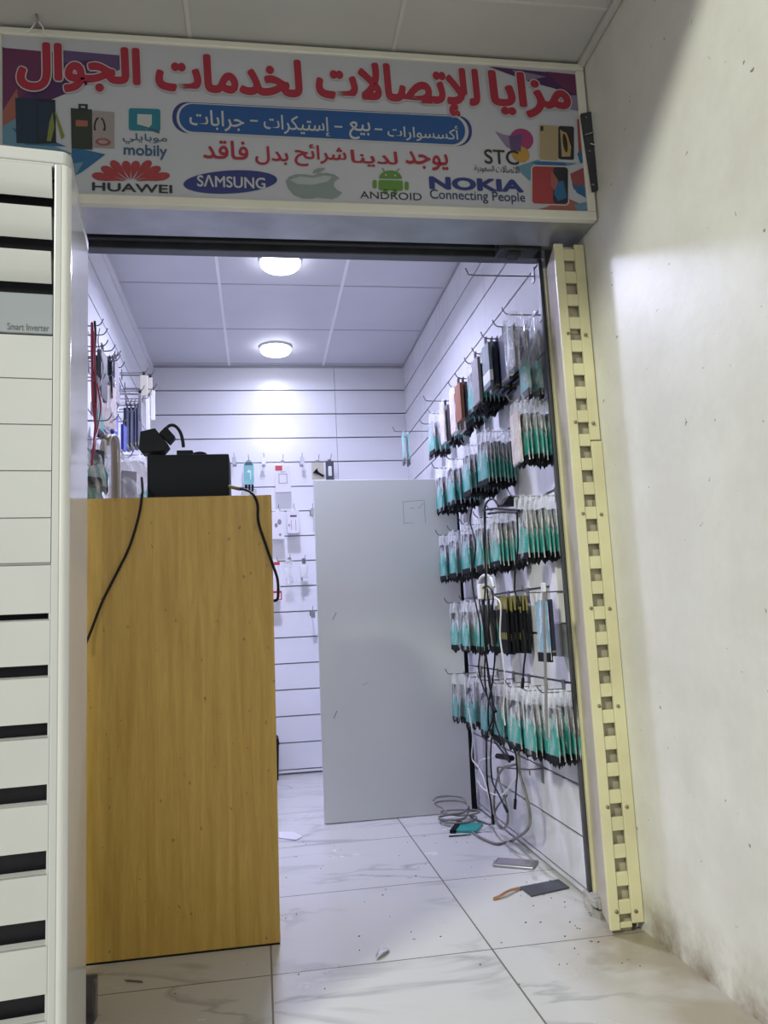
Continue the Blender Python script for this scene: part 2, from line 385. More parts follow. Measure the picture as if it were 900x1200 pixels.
struct(slat_wall('wall_back', 1, YB, 1, XL-0.05, XR+0.05, [0.53], M_slat), 'white slatted display wall at the far end of the shop', 'wall')
struct(slat_wall('wall_right', 0, XR, 1, 2.50, YB, [], M_slat_r), 'white slatted display wall on the right inside the shop', 'wall')
struct(slat_wall('wall_left', 0, XL, -1, 2.50, YB, [3.72], M_slat), 'white slatted display wall on the left above the counter', 'wall')

mb = MB(); mb.box((XO,-1.2,0.0),(XO+0.12,2.62,2.9)); 
struct(mb.build('wall_right_outside', M_plaster), 'stained cream plaster side wall outside the doorway', 'wall')
mb = MB(); mb.box((-2.4,2.33,0.0),(-0.66,2.498,2.9)); mb.box((-0.66,2.40,2.16),(XO,2.498,2.9)); mb.box((XR+0.052,2.498,0),(XO+0.12,2.62,2.7))
struct(mb.build('wall_front', M_conc), 'grey wall and header around the shop doorway behind the sign', 'wall')

def ceiling(name, x0, x1, y0, y1, z, xs, ys, m, mb_w, dark=False, th=0.08):
    mb = MB(); mb.box((x0,y0,z),(x1,y1,z+th),0)
    for x in xs: mb.box((x-mb_w,y0,z-0.003),(x+mb_w,y1,z+0.001),1)
    for y in ys: mb.box((x0,y-0.004,z-0.002),(x1,y+0.004,z+0.001),2)
    return mb.build(name, [m, M_seam_o if dark else M_seam, M_seam_o if dark else M_seam_d])
struct(ceiling('ceiling', XL-0.05, XR+0.05, 2.499, YB+0.05, ZC, [-0.158, 0.457], [3.235, 3.842, 4.452, 5.06], M_ceil_in, 0.0075), 'white panel ceiling inside the shop with two round lights', 'ceiling')
struct(ceiling('ceiling_outside', -2.4, XO, 1.08, 2.40, ZC, [-0.158, 0.443], [1.93], M_ceil_out, 0.006, True), 'grey panel soffit above the sign outside the shop', 'ceiling')
mb = MB(); mb.box((XO-0.022,1.08,ZC-0.022),(XO-0.0005,2.15,ZC-0.0005))
struct(mb.build('trim_1', M_ceil_out, bevel=0.006), 'narrow cornice strip where soffit meets plaster wall', 'trim')
mb = MB(); mb.box((XL+0.001,2.5,ZC-0.02),(XL+0.02,YB-0.001,ZC-0.001)); mb.box((XR-0.008,2.5,ZC-0.010),(XR-0.001,YB-0.001,ZC-0.001),1); mb.box((XL+0.02,YB-0.012,ZC-0.014),(XR-0.012,YB-0.001,ZC-0.001),1)
struct(mb.build('trim_2', [M_slat, M_seam_d]), 'thin ceiling edge strips around the inside of the shop', 'trim')

# door frame
dr = empty('door_1', (0.95, 2.48, 0)); struct(dr, 'dark aluminium door frame around the open doorway', 'door frame')
mb = MB(); mb.box((0.973,2.457,0.05),(0.986,2.474,2.108))
o = mb.build('jamb', M_darkframe, dr, 0.003); o.matrix_parent_inverse = dr.matrix_basis.inverted()
mb = MB(); mb.box((-0.64,2.455,2.108),(0.985,2.50,2.16)); mb.box((-0.64,2.45,2.135),(0.985,2.456,2.16))
o = mb.build('lintel', M_darkframe, dr, 0.003); o.matrix_parent_inverse = dr.matrix_basis.inverted()
mb = MB(); mb.box((0.968,2.452,0.0),(0.988,2.50,0.048)); mb.box((0.970,2.437,0.0),(0.990,2.452,0.03))
o = mb.build('jamb_foot', M_conc, dr, 0.006); o.matrix_parent_inverse = dr.matrix_basis.inverted()
mb = MB()
for i in range(5): mb.box((-0.64,2.345+0.02*i,2.125+0.012*(i%2)),(0.935,2.362+0.02*i,2.16))
rs = mb.build('roller_shutter', M_shut, bevel=0.003); tag(rs, 'dark rolled up steel shutter edge tucked behind the sign', 'shutter')
mb = MB(); mb.box((0.80,2.335,2.078),(0.93,2.40,2.10)); mb.box((0.83,2.345,2.06),(0.87,2.38,2.08)); mb.box((0.80,2.38,2.10),(0.93,2.398,2.124))
tag(mb.build('shutter_bracket', M_shut, bevel=0.004), 'small black steel bracket under the right end of the sign', 'bracket')

# ------------------------------------------------------------------ lamps
def ceiling_lamp(x, y, label, power, spread=158):
    e = empty('ceiling_light', (x, y, ZC)); tag(e, label, 'ceiling light', 'round ceiling lights in the shop')
    MB().lathe([(0.100,-0.001),(0.100,-0.010),(0.096,-0.014),(0.090,-0.014),(0.090,-0.001)], (0,0,0), 40).build('rim', M_white, e)
    mt = MATS.get('lamp_glow')
    if not mt:
        mt = bpy.data.materials.new('lamp_glow'); mt.use_nodes = True; nt = mt.node_tree; MATS['lamp_glow'] = mt
        b = nt.nodes['Principled BSDF']; b.inputs['Base Color'].default_value = (0.9,0.9,1,1)
        b.inputs['Emission Color'].default_value = (0.86,0.89,1.0,1); b.inputs['Emission Strength'].default_value = 14
    MB().lathe([(0.0895,-0.008),(0.092,-0.030),(0.080,-0.042),(0.045,-0.049),(0.001,-0.051)], (0,0,0), 40).build('diffuser', mt, e)
    d = bpy.data.lights.new('led_light', 'AREA'); d.shape = 'DISK'; d.size = 0.17; d.energy = power; d.color = LED_COLOR
    l = bpy.data.objects.new('led_light', d); COL.objects.link(l); l.parent = e; l.location = (0,0,-0.055); d.spread = math.radians(spread)
    return e
ceiling_lamp(0.137, 3.56, 'round glowing ceiling light nearer the doorway, cut by the lintel', LED_POWER)
ceiling_lamp(0.137, 4.742, 'round glowing ceiling light close to the back wall', LED_POWER*0.13, 172)

# ------------------------------------------------------------------ shutter guide
g = empty('shutter_guide', (0.995, 2.26, 0)); tag(g, 'cream painted slotted steel shutter guide fixed upright beside the doorway', 'shutter guide')
def chan(name, mb, m, bevel=0.0):
    o = mb.build(name, m, g, bevel); o.location = -Vector(g.location); return o
GX0, GA, GB_, GX1 = 0.948, 0.977, 1.015, 1.0498
YF = 2.252
mb = MB()
mb.box((GX0,YF,0.012),(GA,YF+0.012,2.06)); mb.box((GB_,YF,0.026),(GX1,YF+0.012,1.42)); mb.box((GB_,YF+0.003,1.424),(GX1-0.002,YF+0.014,2.06))
nslot = 27; sp = 0.0752
for i in range(nslot+1):
    zt = 2.045 - i*sp
    mb.box((GA,YF+0.004,max(0.03,zt-sp+0.037)),(GB_,YF+0.014,zt), 0)
chan('front_strips', mb, M_guide, 0.002)
mb = MB(); mb.box((GA-0.005,YF+0.024,0.0),(GB_+0.005,YF+0.034,2.06))
for i in range(4): mb.box((GA+0.004,YF+0.018,0.12+0.55*i),(GB_-0.006,YF+0.03,0.14+0.55*i))
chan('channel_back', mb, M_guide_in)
mb = MB(); mb.prism([(GX0,YF+0.002),(GX0+0.006,YF+0.002),(1.002,2.448),(0.994,2.448)], 2, 0.02, 2.06)
chan('side_plate', mb, M_guide_side)
mb = MB(); mb.box((0.985,2.440,0.03),(0.9935,2.4565,2.07))
chan('edge_bead', mb, M_guide, 0.002)
for i in range(7):
    for xx in (GX0+0.021, GB_+0.012):
        mb = MB(); mb.lathe([(0.0055,0),(0.0048,-0.003),(0.002,-0.0045),(0.0005,-0.0045)], (xx, YF, 1.763-0.2835*i-(0.004 if xx > 1 else 0)), 12, axis=1)
        chan('screw', mb, M_screw)
# crumbled plaster at its foot
mb = MB(); random.seed(3)
for i in range(9):
    c = Vector((random.uniform(0.955,0.99), random.uniform(2.39,2.43), random.uniform(0.008,0.05)))
    r = random.uniform(0.008,0.018)
    mb.obox(c, (r,0.3*r,0), (-0.4*r,r,0.2*r), (0,0.2*r,r*0.8))
tag(mb.build('plaster_crumbs', M_conc, bevel=0.003), 'crumbled grey plaster lump at the foot of the door frame', 'rubble', kind='stuff')

# ------------------------------------------------------------------ sign
YS = 2.147
SX0, SX1, SZ0, SZ1 = -0.70, 1.046, 2.083, 2.603
sg = empty('shop_sign', (0.17, YS, SZ0)); tag(sg, 'long white shop signboard with red Arabic lettering above the doorway', 'sign')
def sgp(name, mb, m, parent=None, bevel=0):
    o = mb.build(name, m, parent or sg, bevel)
    if not parent: o.location = -Vector(sg.location)
    return o
fw_ = 0.028
mb = MB(); mb.box((SX0,YS+0.006,SZ0+0.004),(SX1,2.325,SZ1))
sgp('housing', mb, M_sign_under)
mb = MB(); mb.box((SX0,YS-0.008,SZ0),(SX1,YS+0.02,SZ0+fw_)); mb.box((SX0,YS-0.008,SZ1-fw_*0.8),(SX1,YS+0.02,SZ1)); mb.box((SX0,YS-0.0075,SZ0+fw_),(SX0+fw_,YS+0.02,SZ1-fw_*0.8)); mb.box((SX1-fw_,YS-0.0075,SZ0+fw_),(SX1,YS+0.02,SZ1-fw_*0.8))
sgp('frame_trim', mb, M_sign_frame, bevel=0.004)
mb = MB(); mb.box((SX0+fw_,YS,SZ0+fw_),(SX1-fw_,YS+0.01,SZ1-fw_*0.8))
sgp('face_panel', mb, M_sign_white)

LAY = 0.0005
def SP(x, y): p = px(x, y, 1, YS); return (p.x, p.z)
def flat(mb, poly, layer, m=0, pix=True):
    pts = [SP(*p) for p in poly] if pix else poly
    mb.add([(a, YS - LAY*layer, b) for a, b in pts], [tuple(range(len(pts)))], m); return mb
def ell(cx, cy, rx, ry, rot=0, n=40, a0=0, a1=360):
    c, s = math.cos(math.radians(rot)), math.sin(math.radians(rot)); out = []
    for i in range(n + (0 if a1-a0 == 360 else 1)):
        t = math.radians(a0 + (a1-a0)*i/n); x, y = rx*math.cos(t), ry*math.sin(t)
        out.append((cx + c*x - s*y, cy + s*x + c*y))
    return out
def rrect(x0, y0, x1, y1, r, slope=0.04, n=6):
    out = []
    for (cx, cy, a) in ((x1-r,y0+r,-90),(x1-r,y1-r,0),(x0+r,y1-r,90),(x0+r,y0+r,180)):
        for i in range(n+1):
            t = math.radians(a + 90*i/n); X = cx + r*math.cos(t); out.append((X, cy + r*math.sin(t) + slope*(X-x0)))
    return out
F = {}
for ch, st, n in (('ا',0xFE8D,2),('أ',0xFE83,2),('إ',0xFE87,2),('ب',0xFE8F,4),('ة',0xFE93,2),('ت',0xFE95,4),('ج',0xFE9D,4),('ح',0xFEA1,4),('خ',0xFEA5,4),('د',0xFEA9,2),('ر',0xFEAD,2),('ز',0xFEAF,2),('س',0xFEB1,4),('ش',0xFEB5,4),('ص',0xFEB9,4),('ع',0xFEC9,4),('ف',0xFED1,4),('ق',0xFED5,4),('ك',0xFED9,4),('ل',0xFEDD,4),('م',0xFEE1,4),('ن',0xFEE5,4),('و',0xFEED,2),('ي',0xFEF1,4),('ئ',0xFE89,4)):
    F[ch] = (st, n)
LA = {'ا':0xFEFB, 'أ':0xFEF7, 'إ':0xFEF9}
def shape(word):
    """Arabic word -> joined letter forms in left to right drawing order"""
    out, i, join = [], 0, False
    while i < len(word):
        c = word[i]
        if c not in F: out.append(c); join = False; i += 1; continue
        if c == 'ل' and i+1 < len(word) and word[i+1] in LA:
            out.append(chr(LA[word[i+1]] + (1 if join else 0))); join = False; i += 2; continue
        st, n = F[c]
        nxt = n == 4 and i+1 < len(word) and word[i+1] in F
        k = 3 if (nxt and join) else 2 if nxt else 1 if join else 0
        out.append(chr(st + k)); join = nxt; i += 1
    return ''.join(reversed(out))
def glyphs(text, bold):
    c = bpy.data.curves.new('glyphs', 'FONT'); c.body = text; c.offset = bold; c.resolution_u = 4; c.fill_mode = 'FRONT'
    o = bpy.data.objects.new('glyphs', c); COL.objects.link(o)
    bpy.context.view_layer.update()
    me = o.evaluated_get(bpy.context.evaluated_depsgraph_get()).to_mesh()
    vs = [(v.co.x, v.co.y) for v in me.vertices]; fs = [tuple(p.vertices) for p in me.polygons]
    o.evaluated_get(bpy.context.evaluated_depsgraph_get()).to_mesh_clear()
    bpy.data.objects.remove(o); bpy.data.curves.remove(c)
    return vs, fs
def lettering(mb, text, box, layer, bold=0.0, m=0, ref=None, grow=0.0):
    """text fitted to the photo box (x0, y0, x1, y1), measured where the writing stands on the sign"""
    x0, y0, x1, y1 = box; xm, ym = (x0+x1)/2, (y0+y1)/2
    X0, X1 = SP(x0, ym)[0], SP(x1, ym)[0]; Z0, Z1 = SP(xm, y1)[1], SP(xm, y0)[1]
    vs, fs = glyphs(text, 0)
    rb = bold if ref is None else ref
    rv = [(u + i*rb, v + j*rb) for u, v in vs for i in (-1,1) for j in (-1,1)]
    a0, a1 = min(v[0] for v in rv), max(v[0] for v in rv); b0, b1 = min(v[1] for v in rv), max(v[1] for v in rv)
    par = list(range(len(vs)))          # joined letters overlap: give each its own ink layer
    def find(i):
        while par[i] != i: par[i] = par[par[i]]; i = par[i]
        return i
    for f in fs:
        for k in f[1:]: par[find(k)] = find(f[0])
    order = {}
    for i in range(len(vs)): order.setdefault(find(i), len(order))
    nst = 1 if bold == 0 else 12 if bold > 0.03 else 6
    for k in range(nst):                # heavy strokes: the letter shifted around a small circle
        du, dv = (bold*math.cos(2*math.pi*k/nst), bold*math.sin(2*math.pi*k/nst)) if nst > 1 else (0, 0)
        mb.add([(X0+(u+du-a0)/(a1-a0)*(X1-X0), YS-LAY*layer-0.00002*(order[find(i)] % 5)-0.0001*k/nst*3, Z0+(v+dv-b0)/(b1-b0)*(Z1-Z0)) for i, (u, v) in enumerate(vs)], fs, m)
def ink(name, c, rough=0.5): return mat('ink_'+name, tuple(0.62*v for v in c), rough, var=0.05, scale=9)
I_red, I_white, I_blue, I_navy = ink('red', (0.47,0.022,0.055)), ink('white', (0.66,0.66,0.68)), ink('blue', (0.015,0.105,0.36)), ink('navy', (0.03,0.045,0.24))
I_teal, I_slate, I_hred, I_black = ink('teal', (0.02,0.24,0.34)), ink('slate', (0.04,0.13,0.24)), ink('fan_red', (0.45,0.05,0.055)), ink('black', (0.03,0.03,0.035))
I_silver, I_silver2, I_green = ink('silver', (0.30,0.37,0.36)), ink('silver_light', (0.50,0.56,0.56)), ink('green', (0.14,0.32,0.055))
I_purple, I_plum, I_violet, I_mauve = ink('purple', (0.085,0.022,0.12)), ink('plum', (0.17,0.03,0.11)), ink('violet', (0.14,0.08,0.22)), ink('mauve', (0.30,0.24,0.37))
I_coral, I_sky, I_azure, I_magenta, I_orange = ink('coral', (0.42,0.14,0.11)), ink('sky', (0.16,0.33,0.46)), ink('azure', (0.03,0.16,0.36)), ink('magenta', (0.42,0.05,0.18)), ink('orange', (0.62,0.36,0.06))
I_gold, I_pitch, I_rose = ink('gold', (0.50,0.39,0.22)), ink('pitch', (0.018,0.02,0.03)), ink('rose', (0.40,0.09,0.10))

# printed corners of the sign
mb = MB()
art = [([(0,54),(3,60),(150,72),(140,80),(100,100),(72,112),(48,122),(0,142)],I_purple),([(4,56),(70,62),(52,96),(2,128)],I_plum),([(62,58),(152,66),(140,82),(88,104)],I_violet),([(70,74),(110,70),(96,98),(60,104)],I_purple),
       ([(0,130),(20,104),(24,152),(0,166)],I_coral),([(0,148),(24,136),(60,170),(90,182),(60,178),(0,169)],I_sky),([(84,172),(124,181),(96,202),(88,206),(84,190)],I_azure),([(84,192),(98,190),(88,207)],I_sky),
       ([(14,150),(50,160),(78,172),(30,170)],I_azure),
       ([(572,78),(612,82),(678,88),(681,120),(650,104),(620,96)],I_purple),([(600,82),(640,90),(612,96)],I_mauve),([(640,84),(679,88),(681,114),(660,104)],I_plum),([(650,112),(682,112),(683,132),(668,128)],I_mauve),
       ([(676,140),(684,138),(690,170),(678,180)],I_rose),([(604,196),(640,184),(676,192),(640,200),(620,212)],I_sky),([(622,190),(660,188),(664,194),(634,196)],I_azure),
       ([(668,204),(689,194),(692,216),(672,222)],I_rose),([(670,216),(692,220),(693,236),(676,226)],I_azure),([(640,243),(664,232),(690,244),(692,250),(628,246)],I_coral),([(672,240),(692,236),(693,250),(678,249)],I_sky),([(676,180),(690,172),(691,186),(680,192)],I_azure)]
for nm, keep in (('left_corner_artwork', lambda x: x < 300), ('right_corner_artwork', lambda x: x > 300)):
    mats_ = []; mb = MB()
    for i, (poly, m) in enumerate(art):
        if not keep(poly[0][0]): continue
        if m not in mats_: mats_.append(m)
        flat(mb, [(max(a, 3), b) for a, b in poly], 1 + i*0.1, mats_.index(m))
    sgp(nm, mb, mats_)

mb = MB(); mb2 = MB()
TITLE = [('مزايا',(573,86,668,139)),('للإتصالات',(370,76,562,137)),('لخدمات',(182,66,354,112)),('الجوال',(20,53,165,110))]
for wd, bx in TITLE:
    lettering(mb2, shape(wd), bx, 6, 0.068, ref=0.042); lettering(mb, shape(wd), bx, 7.5, 0.042)
sgp('title_lettering', mb, I_red); sgp('title_outline', mb2, I_white)

mb = MB()
flat(mb, rrect(202,119,553,155,17,0.049), 2, 0); flat(mb, rrect(207,120,549,155.5,17,0.049), 2.5, 1); flat(mb, rrect(210,121.3,545,154,16,0.049), 3, 0+2)
sgp('services_banner', mb, [I_navy, I_white, I_blue])
mb = MB()
lettering(mb, shape('أكسسوارات'), (454,146,537,166), 4, 0.012); lettering(mb, '-', (439,151,448,153), 4, 0.0); lettering(mb, shape('بيع'), (409,143,434,164), 4, 0.012)
lettering(mb, '-', (392,148,401,150), 4); lettering(mb, shape('إستيكرات'), (309,136,386,160), 4, 0.012); lettering(mb, '-', (293,141,302,143), 4); lettering(mb, shape('جرابات'), (222,130,286,154), 4, 0.012)
sgp('services_lettering', mb, I_white)
for wd, bx in (('يوجد',(475,178,525,200)),('لدينا',(411,177,466,196)),('شرائح',(345,170,406,196)),('بدل',(299,172,338,194)),('فاقد',(238,165,291,187))):
    mb = MB(); lettering(mb, shape(wd), bx, 4, 0.018); sgp('notice_word', mb, I_red)

# printed emblems
mb = MB()
flat(mb, rrect(151,127,188,153,3,0.03), 3, 0); flat(mb, [(161,134),(178,134.6),(178,146),(173,152),(161,146)], 3.5, 1); flat(mb, [(161,146),(187,153.5),(187,157),(170,150.5)], 3.7, 2)
lettering(mb, shape('موبايلي'), (144,157,196,170), 4, 0.004, 2); lettering(mb, 'mobily', (145,170,196,187), 4, 0.02, 2)
sgp('speech_mark_emblem', mb, [I_teal, I_white, I_slate])
mb = MB()
for i in range(8):
    a = math.radians(180 + 14 + i*(152/7)); L_ = 40 + (4 if i in (0,7) else 0) - (6 if i in (3,4) else 0)
    dx, dy = math.cos(a), math.sin(a)*0.72
    ux, uy = -math.sin(a)*0.8, math.cos(a)*0.72
    cx, cy = 153.5 + (i-3.5)*0.8, 213
    pts = []
    for t, wd in ((0.10,0.3),(0.35,2.6),(0.6,5.6),(0.8,6.6),(0.93,5.0),(1.0,2.0)): pts.append((cx+dx*L_*t+ux*wd, cy+dy*L_*t+uy*wd))
    for t, wd in ((1.0,2.0),(0.93,5.0),(0.8,6.6),(0.6,5.6),(0.35,2.6),(0.10,0.3)): pts.append((cx+dx*L_*t-ux*wd, cy+dy*L_*t-uy*wd))
    flat(mb, pts, 3+0.05*i, 0)
lettering(mb, 'HUAWEI', (108,215.5,202,225.5), 4, 0.022, 1)
sgp('fan_emblem', mb, [I_hred, I_black])
mb = MB(); flat(mb, ell(270,213.5,55,13.5,-3), 3, 0); lettering(mb, 'S\u039BMSUNG', (231,206.5,311,220.5), 4, 0.02, 1)
sgp('oval_emblem', mb, [I_navy, I_white])
mb = MB()
apple = [(367,206),(374,203),(383,203),(392,205),(398,209),(392,213),(391,218),(395,223),(401,226),(396,231),(389,233.5),(380,232.5),(372,231.5),(364,233),(354,232.5),(344,228),(338,221),(335,213),(338,207.5),(346,204.5),(356,204.5)]
flat(mb, apple, 3, 0); flat(mb, [(366,203),(368,199.5),(374,197),(381,197),(379,200),(373,202.5)], 3.2, 0); flat(mb, [(340,211),(352,207),(366,209),(380,206),(389,207.5),(384,213),(366,217),(348,216)], 3.4, 1)
sgp('fruit_emblem', mb, [I_silver, I_silver2])
mb = MB()
flat(mb, [(444,209.5)] + ell(457.5,209.5,13.5,9.5,2,16,180,360), 3, 0); flat(mb, rrect(443.5,211,472,223,2,0.03), 3, 0)
flat(mb, rrect(436.5,211,441.5,221,2.3,0.03), 3, 0); flat(mb, rrect(474,213,479,223,2.3,0.03), 3, 0); flat(mb, rrect(449,222,454.5,228,2.3,0.03), 3, 0); flat(mb, rrect(460,222.5,465.5,228.5,2.3,0.03), 3, 0)
flat(mb, [(449.5,201),(447,197.5),(448,197),(451,200.6)], 3, 0); flat(mb, [(465,201.6),(468.5,198.2),(467.6,197.6),(463.6,201)], 3, 0)
flat(mb, ell(452,205.5,1.1,1.1), 3.5, 1); flat(mb, ell(463,206,1.1,1.1), 3.5, 1)
lettering(mb, 'ANDROID', (422,225.5,494,234), 4, 0.0, 2)
sgp('robot_emblem', mb, [I_green, I_white, I_black])
mb = MB(); lettering(mb, 'NOKIA', (503,209,613,224), 4, 0.045, 0); lettering(mb, 'Connecting People', (504,224,615,238.5), 4, 0.006, 1)
sgp('blue_wordmark', mb, [I_navy, ink('ink_blue', (0.03,0.06,0.17))])
mb = MB()
flat(mb, ell(611,164,14,13,20), 2.2, 0); flat(mb, [(580,154),(590,158),(604,160),(604,176),(594,173)], 2.4, 1); flat(mb, [(596,160),(612,157),(610,178),(598,176)], 2.6, 4); flat(mb, ell(610,181,11,9,30), 2.3, 2)
lettering(mb, 'STC', (567.5,176,607.5,193), 4, 0.012, 3); lettering(mb, shape('الاتصالات'), (581,194.5,608,203), 4, 0.004, 3); lettering(mb, shape('السعودية'), (556,194,579,203), 4, 0.004, 3)
sgp('splash_emblem', mb, [I_magenta, I_mauve, I_orange, I_black, I_violet])
# printed product pictures
def pic(name, parts):
    mb = MB(); ms = []
    for i, (poly, m) in enumerate(parts):
        if m not in ms: ms.append(m)
        flat(mb, poly, 3+0.3*i, ms.index(m))
    sgp(name, mb, ms)
I_dkblue = ink('deep_blue', (0.012,0.035,0.075)); I_olive = ink('olive', (0.035,0.042,0.03)); I_lime = ink('lime', (0.25,0.30,0.06)); I_pale = ink('pale_rose', (0.42,0.36,0.36))
pic('dark_phones_picture', [([(18,115),(43,115.6),(43.5,169),(19.5,168)],I_dkblue),([(43,115.6),(65,117.5),(66,168),(43.5,169)],I_pitch),([(44,120),(64,121),(64,150),(46,166)],I_dkblue),([(64,132),(66,132),(76,160),(72,164)],I_lime),([(58,144),(62,132),(64,150),(60,166),(55,166)],I_lime)])
pic('earphone_picture', [([(83,127),(108,128.6),(108.5,176),(84,174)],I_olive),([(92,122),(103,122.6),(103,130),(92,129.6)],I_pitch),([(95,124.5),(100,125),(100,127),(95,126.6)],I_silver2),([(109,130),(134,132),(134,174),(109,173)],I_pale),([(89,141),(103,142),(103,149),(89,148.5)],I_coral)] +
    [(ell(117+s_*4, 146+s_*0.3, 2.6, 8, -s_*14), I_pitch) for s_ in (-1,1)] + [(ell(117+s_*2.6, 146, 1.8, 6.2, -s_*14), I_pale) for s_ in (-1,1)] + [(ell(121,167,9,4.4,5), I_rose),(ell(121,167,5.5,2.3,5), I_pale)])
pic('gold_phone_picture', [(rrect(630.5,145,674,189,3,0.05),I_white),(rrect(632,146.6,654,187.5,2.5,0.05),I_gold),(rrect(654,147.8,672.5,187,2.5,0.05),I_pitch),([(656,152),(664,158),(669,172),(668,184),(658,184)],I_gold),(ell(663,168,4,13,-8),I_orange),(ell(662,168,2.6,11,-8),I_pitch),(rrect(633,148,636.5,154,1.2,0.05),I_pitch)])
pic('red_phone_picture', [(rrect(622,193.5,667,240,5,0.03),I_white),(rrect(623.5,195,665.5,238.8,4,0.03),I_hred),(rrect(648,196,665.3,238.8,4,0.03),I_pitch),([(650,214),(660,212),(664,232),(654,236),(649,228)],I_azure),([(646,200),(654,212),(650,224),(645,218)],I_coral)])

# steel plate at the sign's right end
bp_ = empty('steel_plate', (1.0, 2.12, 2.2)); tag(bp_, 'black steel plate with loose screws hanging on the right end of the sign', 'plate')
def at0(o, e): o.location = -Vector(e.location); return o
def Q(x, y, Y=2.132): p = px(x, y, 1, Y); return (p.x, p.z)
mb = MB(); mb.prism([Q(680,134),(Q(697,131)),Q(708,216),Q(705,223),Q(694,224.5)], 1, 2.126, 2.137); mb.prism([Q(690,131),Q(698,125),Q(703,150),Q(708,214),Q(704,224),Q(699,190)], 1, 2.137, 2.142)
at0(mb.build('plate', M_shut, bp_, 0.002), bp_)
for (a, b_), (c, d_) in (((686,137),(687.5,138)),((690,176.5),(692,177.5)),((694,216),(696,217)),((692,168),(699,171)),((686,158),(696,155)),((699,204),(704,208))):
    p, q = px(a,b_,1,2.124), px(c,d_,1,2.120)
    at0(MB().tube([p,q], 0.0022, 6, sub=1).build('screw', M_alu, bp_), bp_)

# wires hanging from the soffit over the sign
p = [px(43,4,1,2.10), px(42,14,1,2.10), px(44,24,1,2.105), px(41,32,1,2.12)]
p[0].z = ZC
e = empty('hanging_wires', p[0]); tag(e, 'twisted bare wires hanging from the soffit above the sign corner', 'wire')
at0(MB().tube(p, 0.0035, 6).build('twisted_pair', M_wire, e), e)
at0(MB().tube([p[2], px(36,34,1,2.125), px(30,38,1,2.128)], 0.0018, 6).build('thin_wire', M_cable_w, e), e)
at0(MB().tube([p[2], px(50,32,1,2.125), px(52,40,1,2.13), px(62,42,1,2.132)], 0.0018, 6).build('thin_wire', M_cable_w, e), e)

# ------------------------------------------------------------------ air conditioner
TH = math.radians(6.6)
ac = empty('floor_air_conditioner', (-0.35, 1.55, 0), TH); tag(ac, 'tall ivory floor standing air conditioner with tilted louvers at the left', 'air conditioner')
W_, D_, HT = 0.56, 0.385, 1.866
mb = MB()
prof = [(-W_,0.01),(-W_,D_),(-0.004,D_),(0,D_-0.01)]
n = 8
for i in range(n+1):
    t = math.radians(90*i/n); prof.append((-0.018+0.018*math.cos(t), 0.018-0.018*math.sin(t)))
prof.append((-0.0305, 0.0)); prof.append((-0.0305, 0.06)); prof.append((-W_+0.0305, 0.06)); prof.append((-W_+0.0305,0.0)); prof.append((-W_+0.01,0.0))
mb.prism(prof, 2, 0.05, HT-0.03)
bdy = mb.build('cabinet_shell', M_ac_side, ac, 0.002)
mb = MB(); mb.box((-0.0308,-0.001,0.05),(-0.016,0.02,HT-0.03)); mb.box((-W_+0.012,-0.001,0.05),(-W_+0.0308,0.02,HT-0.03)); mb.box((-W_+0.0305,-0.001,HT-0.037),(-0.0305,0.05,HT-0.03))
mb.build('front_frame', M_ac, ac, 0.003)
mb = MB(); 
top = [(-W_,0.008),(-W_+0.008,0),(-0.03,0.0)] + [(-0.02+0.02*math.cos(math.radians(a)), 0.02-0.02*math.sin(math.radians(a))) for a in (75,60,45,30,15,0)] + [(0,D_),(-W_,D_)]
mb.prism(top, 2, HT-0.03, HT); mb.build('top_cap', M_ac, ac, 0.006, 3)
mb = MB(); mb.box((-W_-0.002,0.01,0.0),(0.002,D_,0.05)); mb.build('plinth', M_ac_low, ac, 0.004)
mb = MB(); mb.box((-W_+0.03,0.045,1.565),(-0.03,0.058,HT-0.037)); mb.build('outlet_recess', M_ac_dark, ac)
for i, zt in enumerate((1.829, 1.741, 1.649)):
    mb = MB(); hh = 0.057
    mb.prism([(-0.003,zt),(0.004,zt+0.0015),(0.010,zt-0.006),(0.014,zt-hh*0.4),(0.018,zt-hh*0.75),(0.020,zt-hh),(0.015,zt-hh-0.002),(0.010,zt-hh*0.86),(0.005,zt-hh*0.62),(0.002,zt-hh*0.36),(-0.002,zt-hh*0.12)], 0, -W_+0.033, -0.036)
    soften(mb.build('louver', M_ac, ac))
mb = MB(); mb.box((-W_+0.0315,0.0,1.481),(-0.0315,0.03,1.562)); dp = mb.build('display_strip', M_ac_panel, ac, 0.002)
vs, fs = glyphs('Smart Inverter', 0.004); a0, a1 = min(v[0] for v in vs), max(v[0] for v in vs); b0, b1 = min(v[1] for v in vs), max(v[1] for v in vs)
MB().add([(-0.112+(u-a0)/(a1-a0)*0.074, -0.0008, 1.4865+(v-b0)/(b1-b0)*0.0135) for u, v in vs], fs).build('display_lettering', M_ac_text, dp)
mb = MB(); zs = [1.478, 1.3915, 1.302, 1.213, 1.124, 1.040]
for i in range(5): mb.box((-W_+0.0315,0.0,zs[i+1]+0.0012),(-0.0315,0.03,zs[i]-0.0012))
mb.box((-W_+0.0315,0.004,1.037),(-0.0315,0.028,1.479))
mb.build('front_panel', M_ac, ac)
zt = [0.9475,0.854,0.751,0.644,0.531,0.416,0.295,0.175]; zb = [0.937,0.834,0.727,0.612,0.493,0.375,0.254,0.134]
mb = MB(); edges = [1.0355] + [v for ab in zip(zt, zb) for v in ab] + [0.052]
for i in range(0, len(edges), 2): mb.box((-W_+0.0315,0.0,edges[i+1]),(-0.0315,0.028,edges[i]))
for a, b_ in zip(zt, zb): mb.prism([(0.0,b_),(0.0,b_-0.003),(0.038,b_-0.020),(0.038,b_-0.012)], 0, -W_+0.032, -0.033)
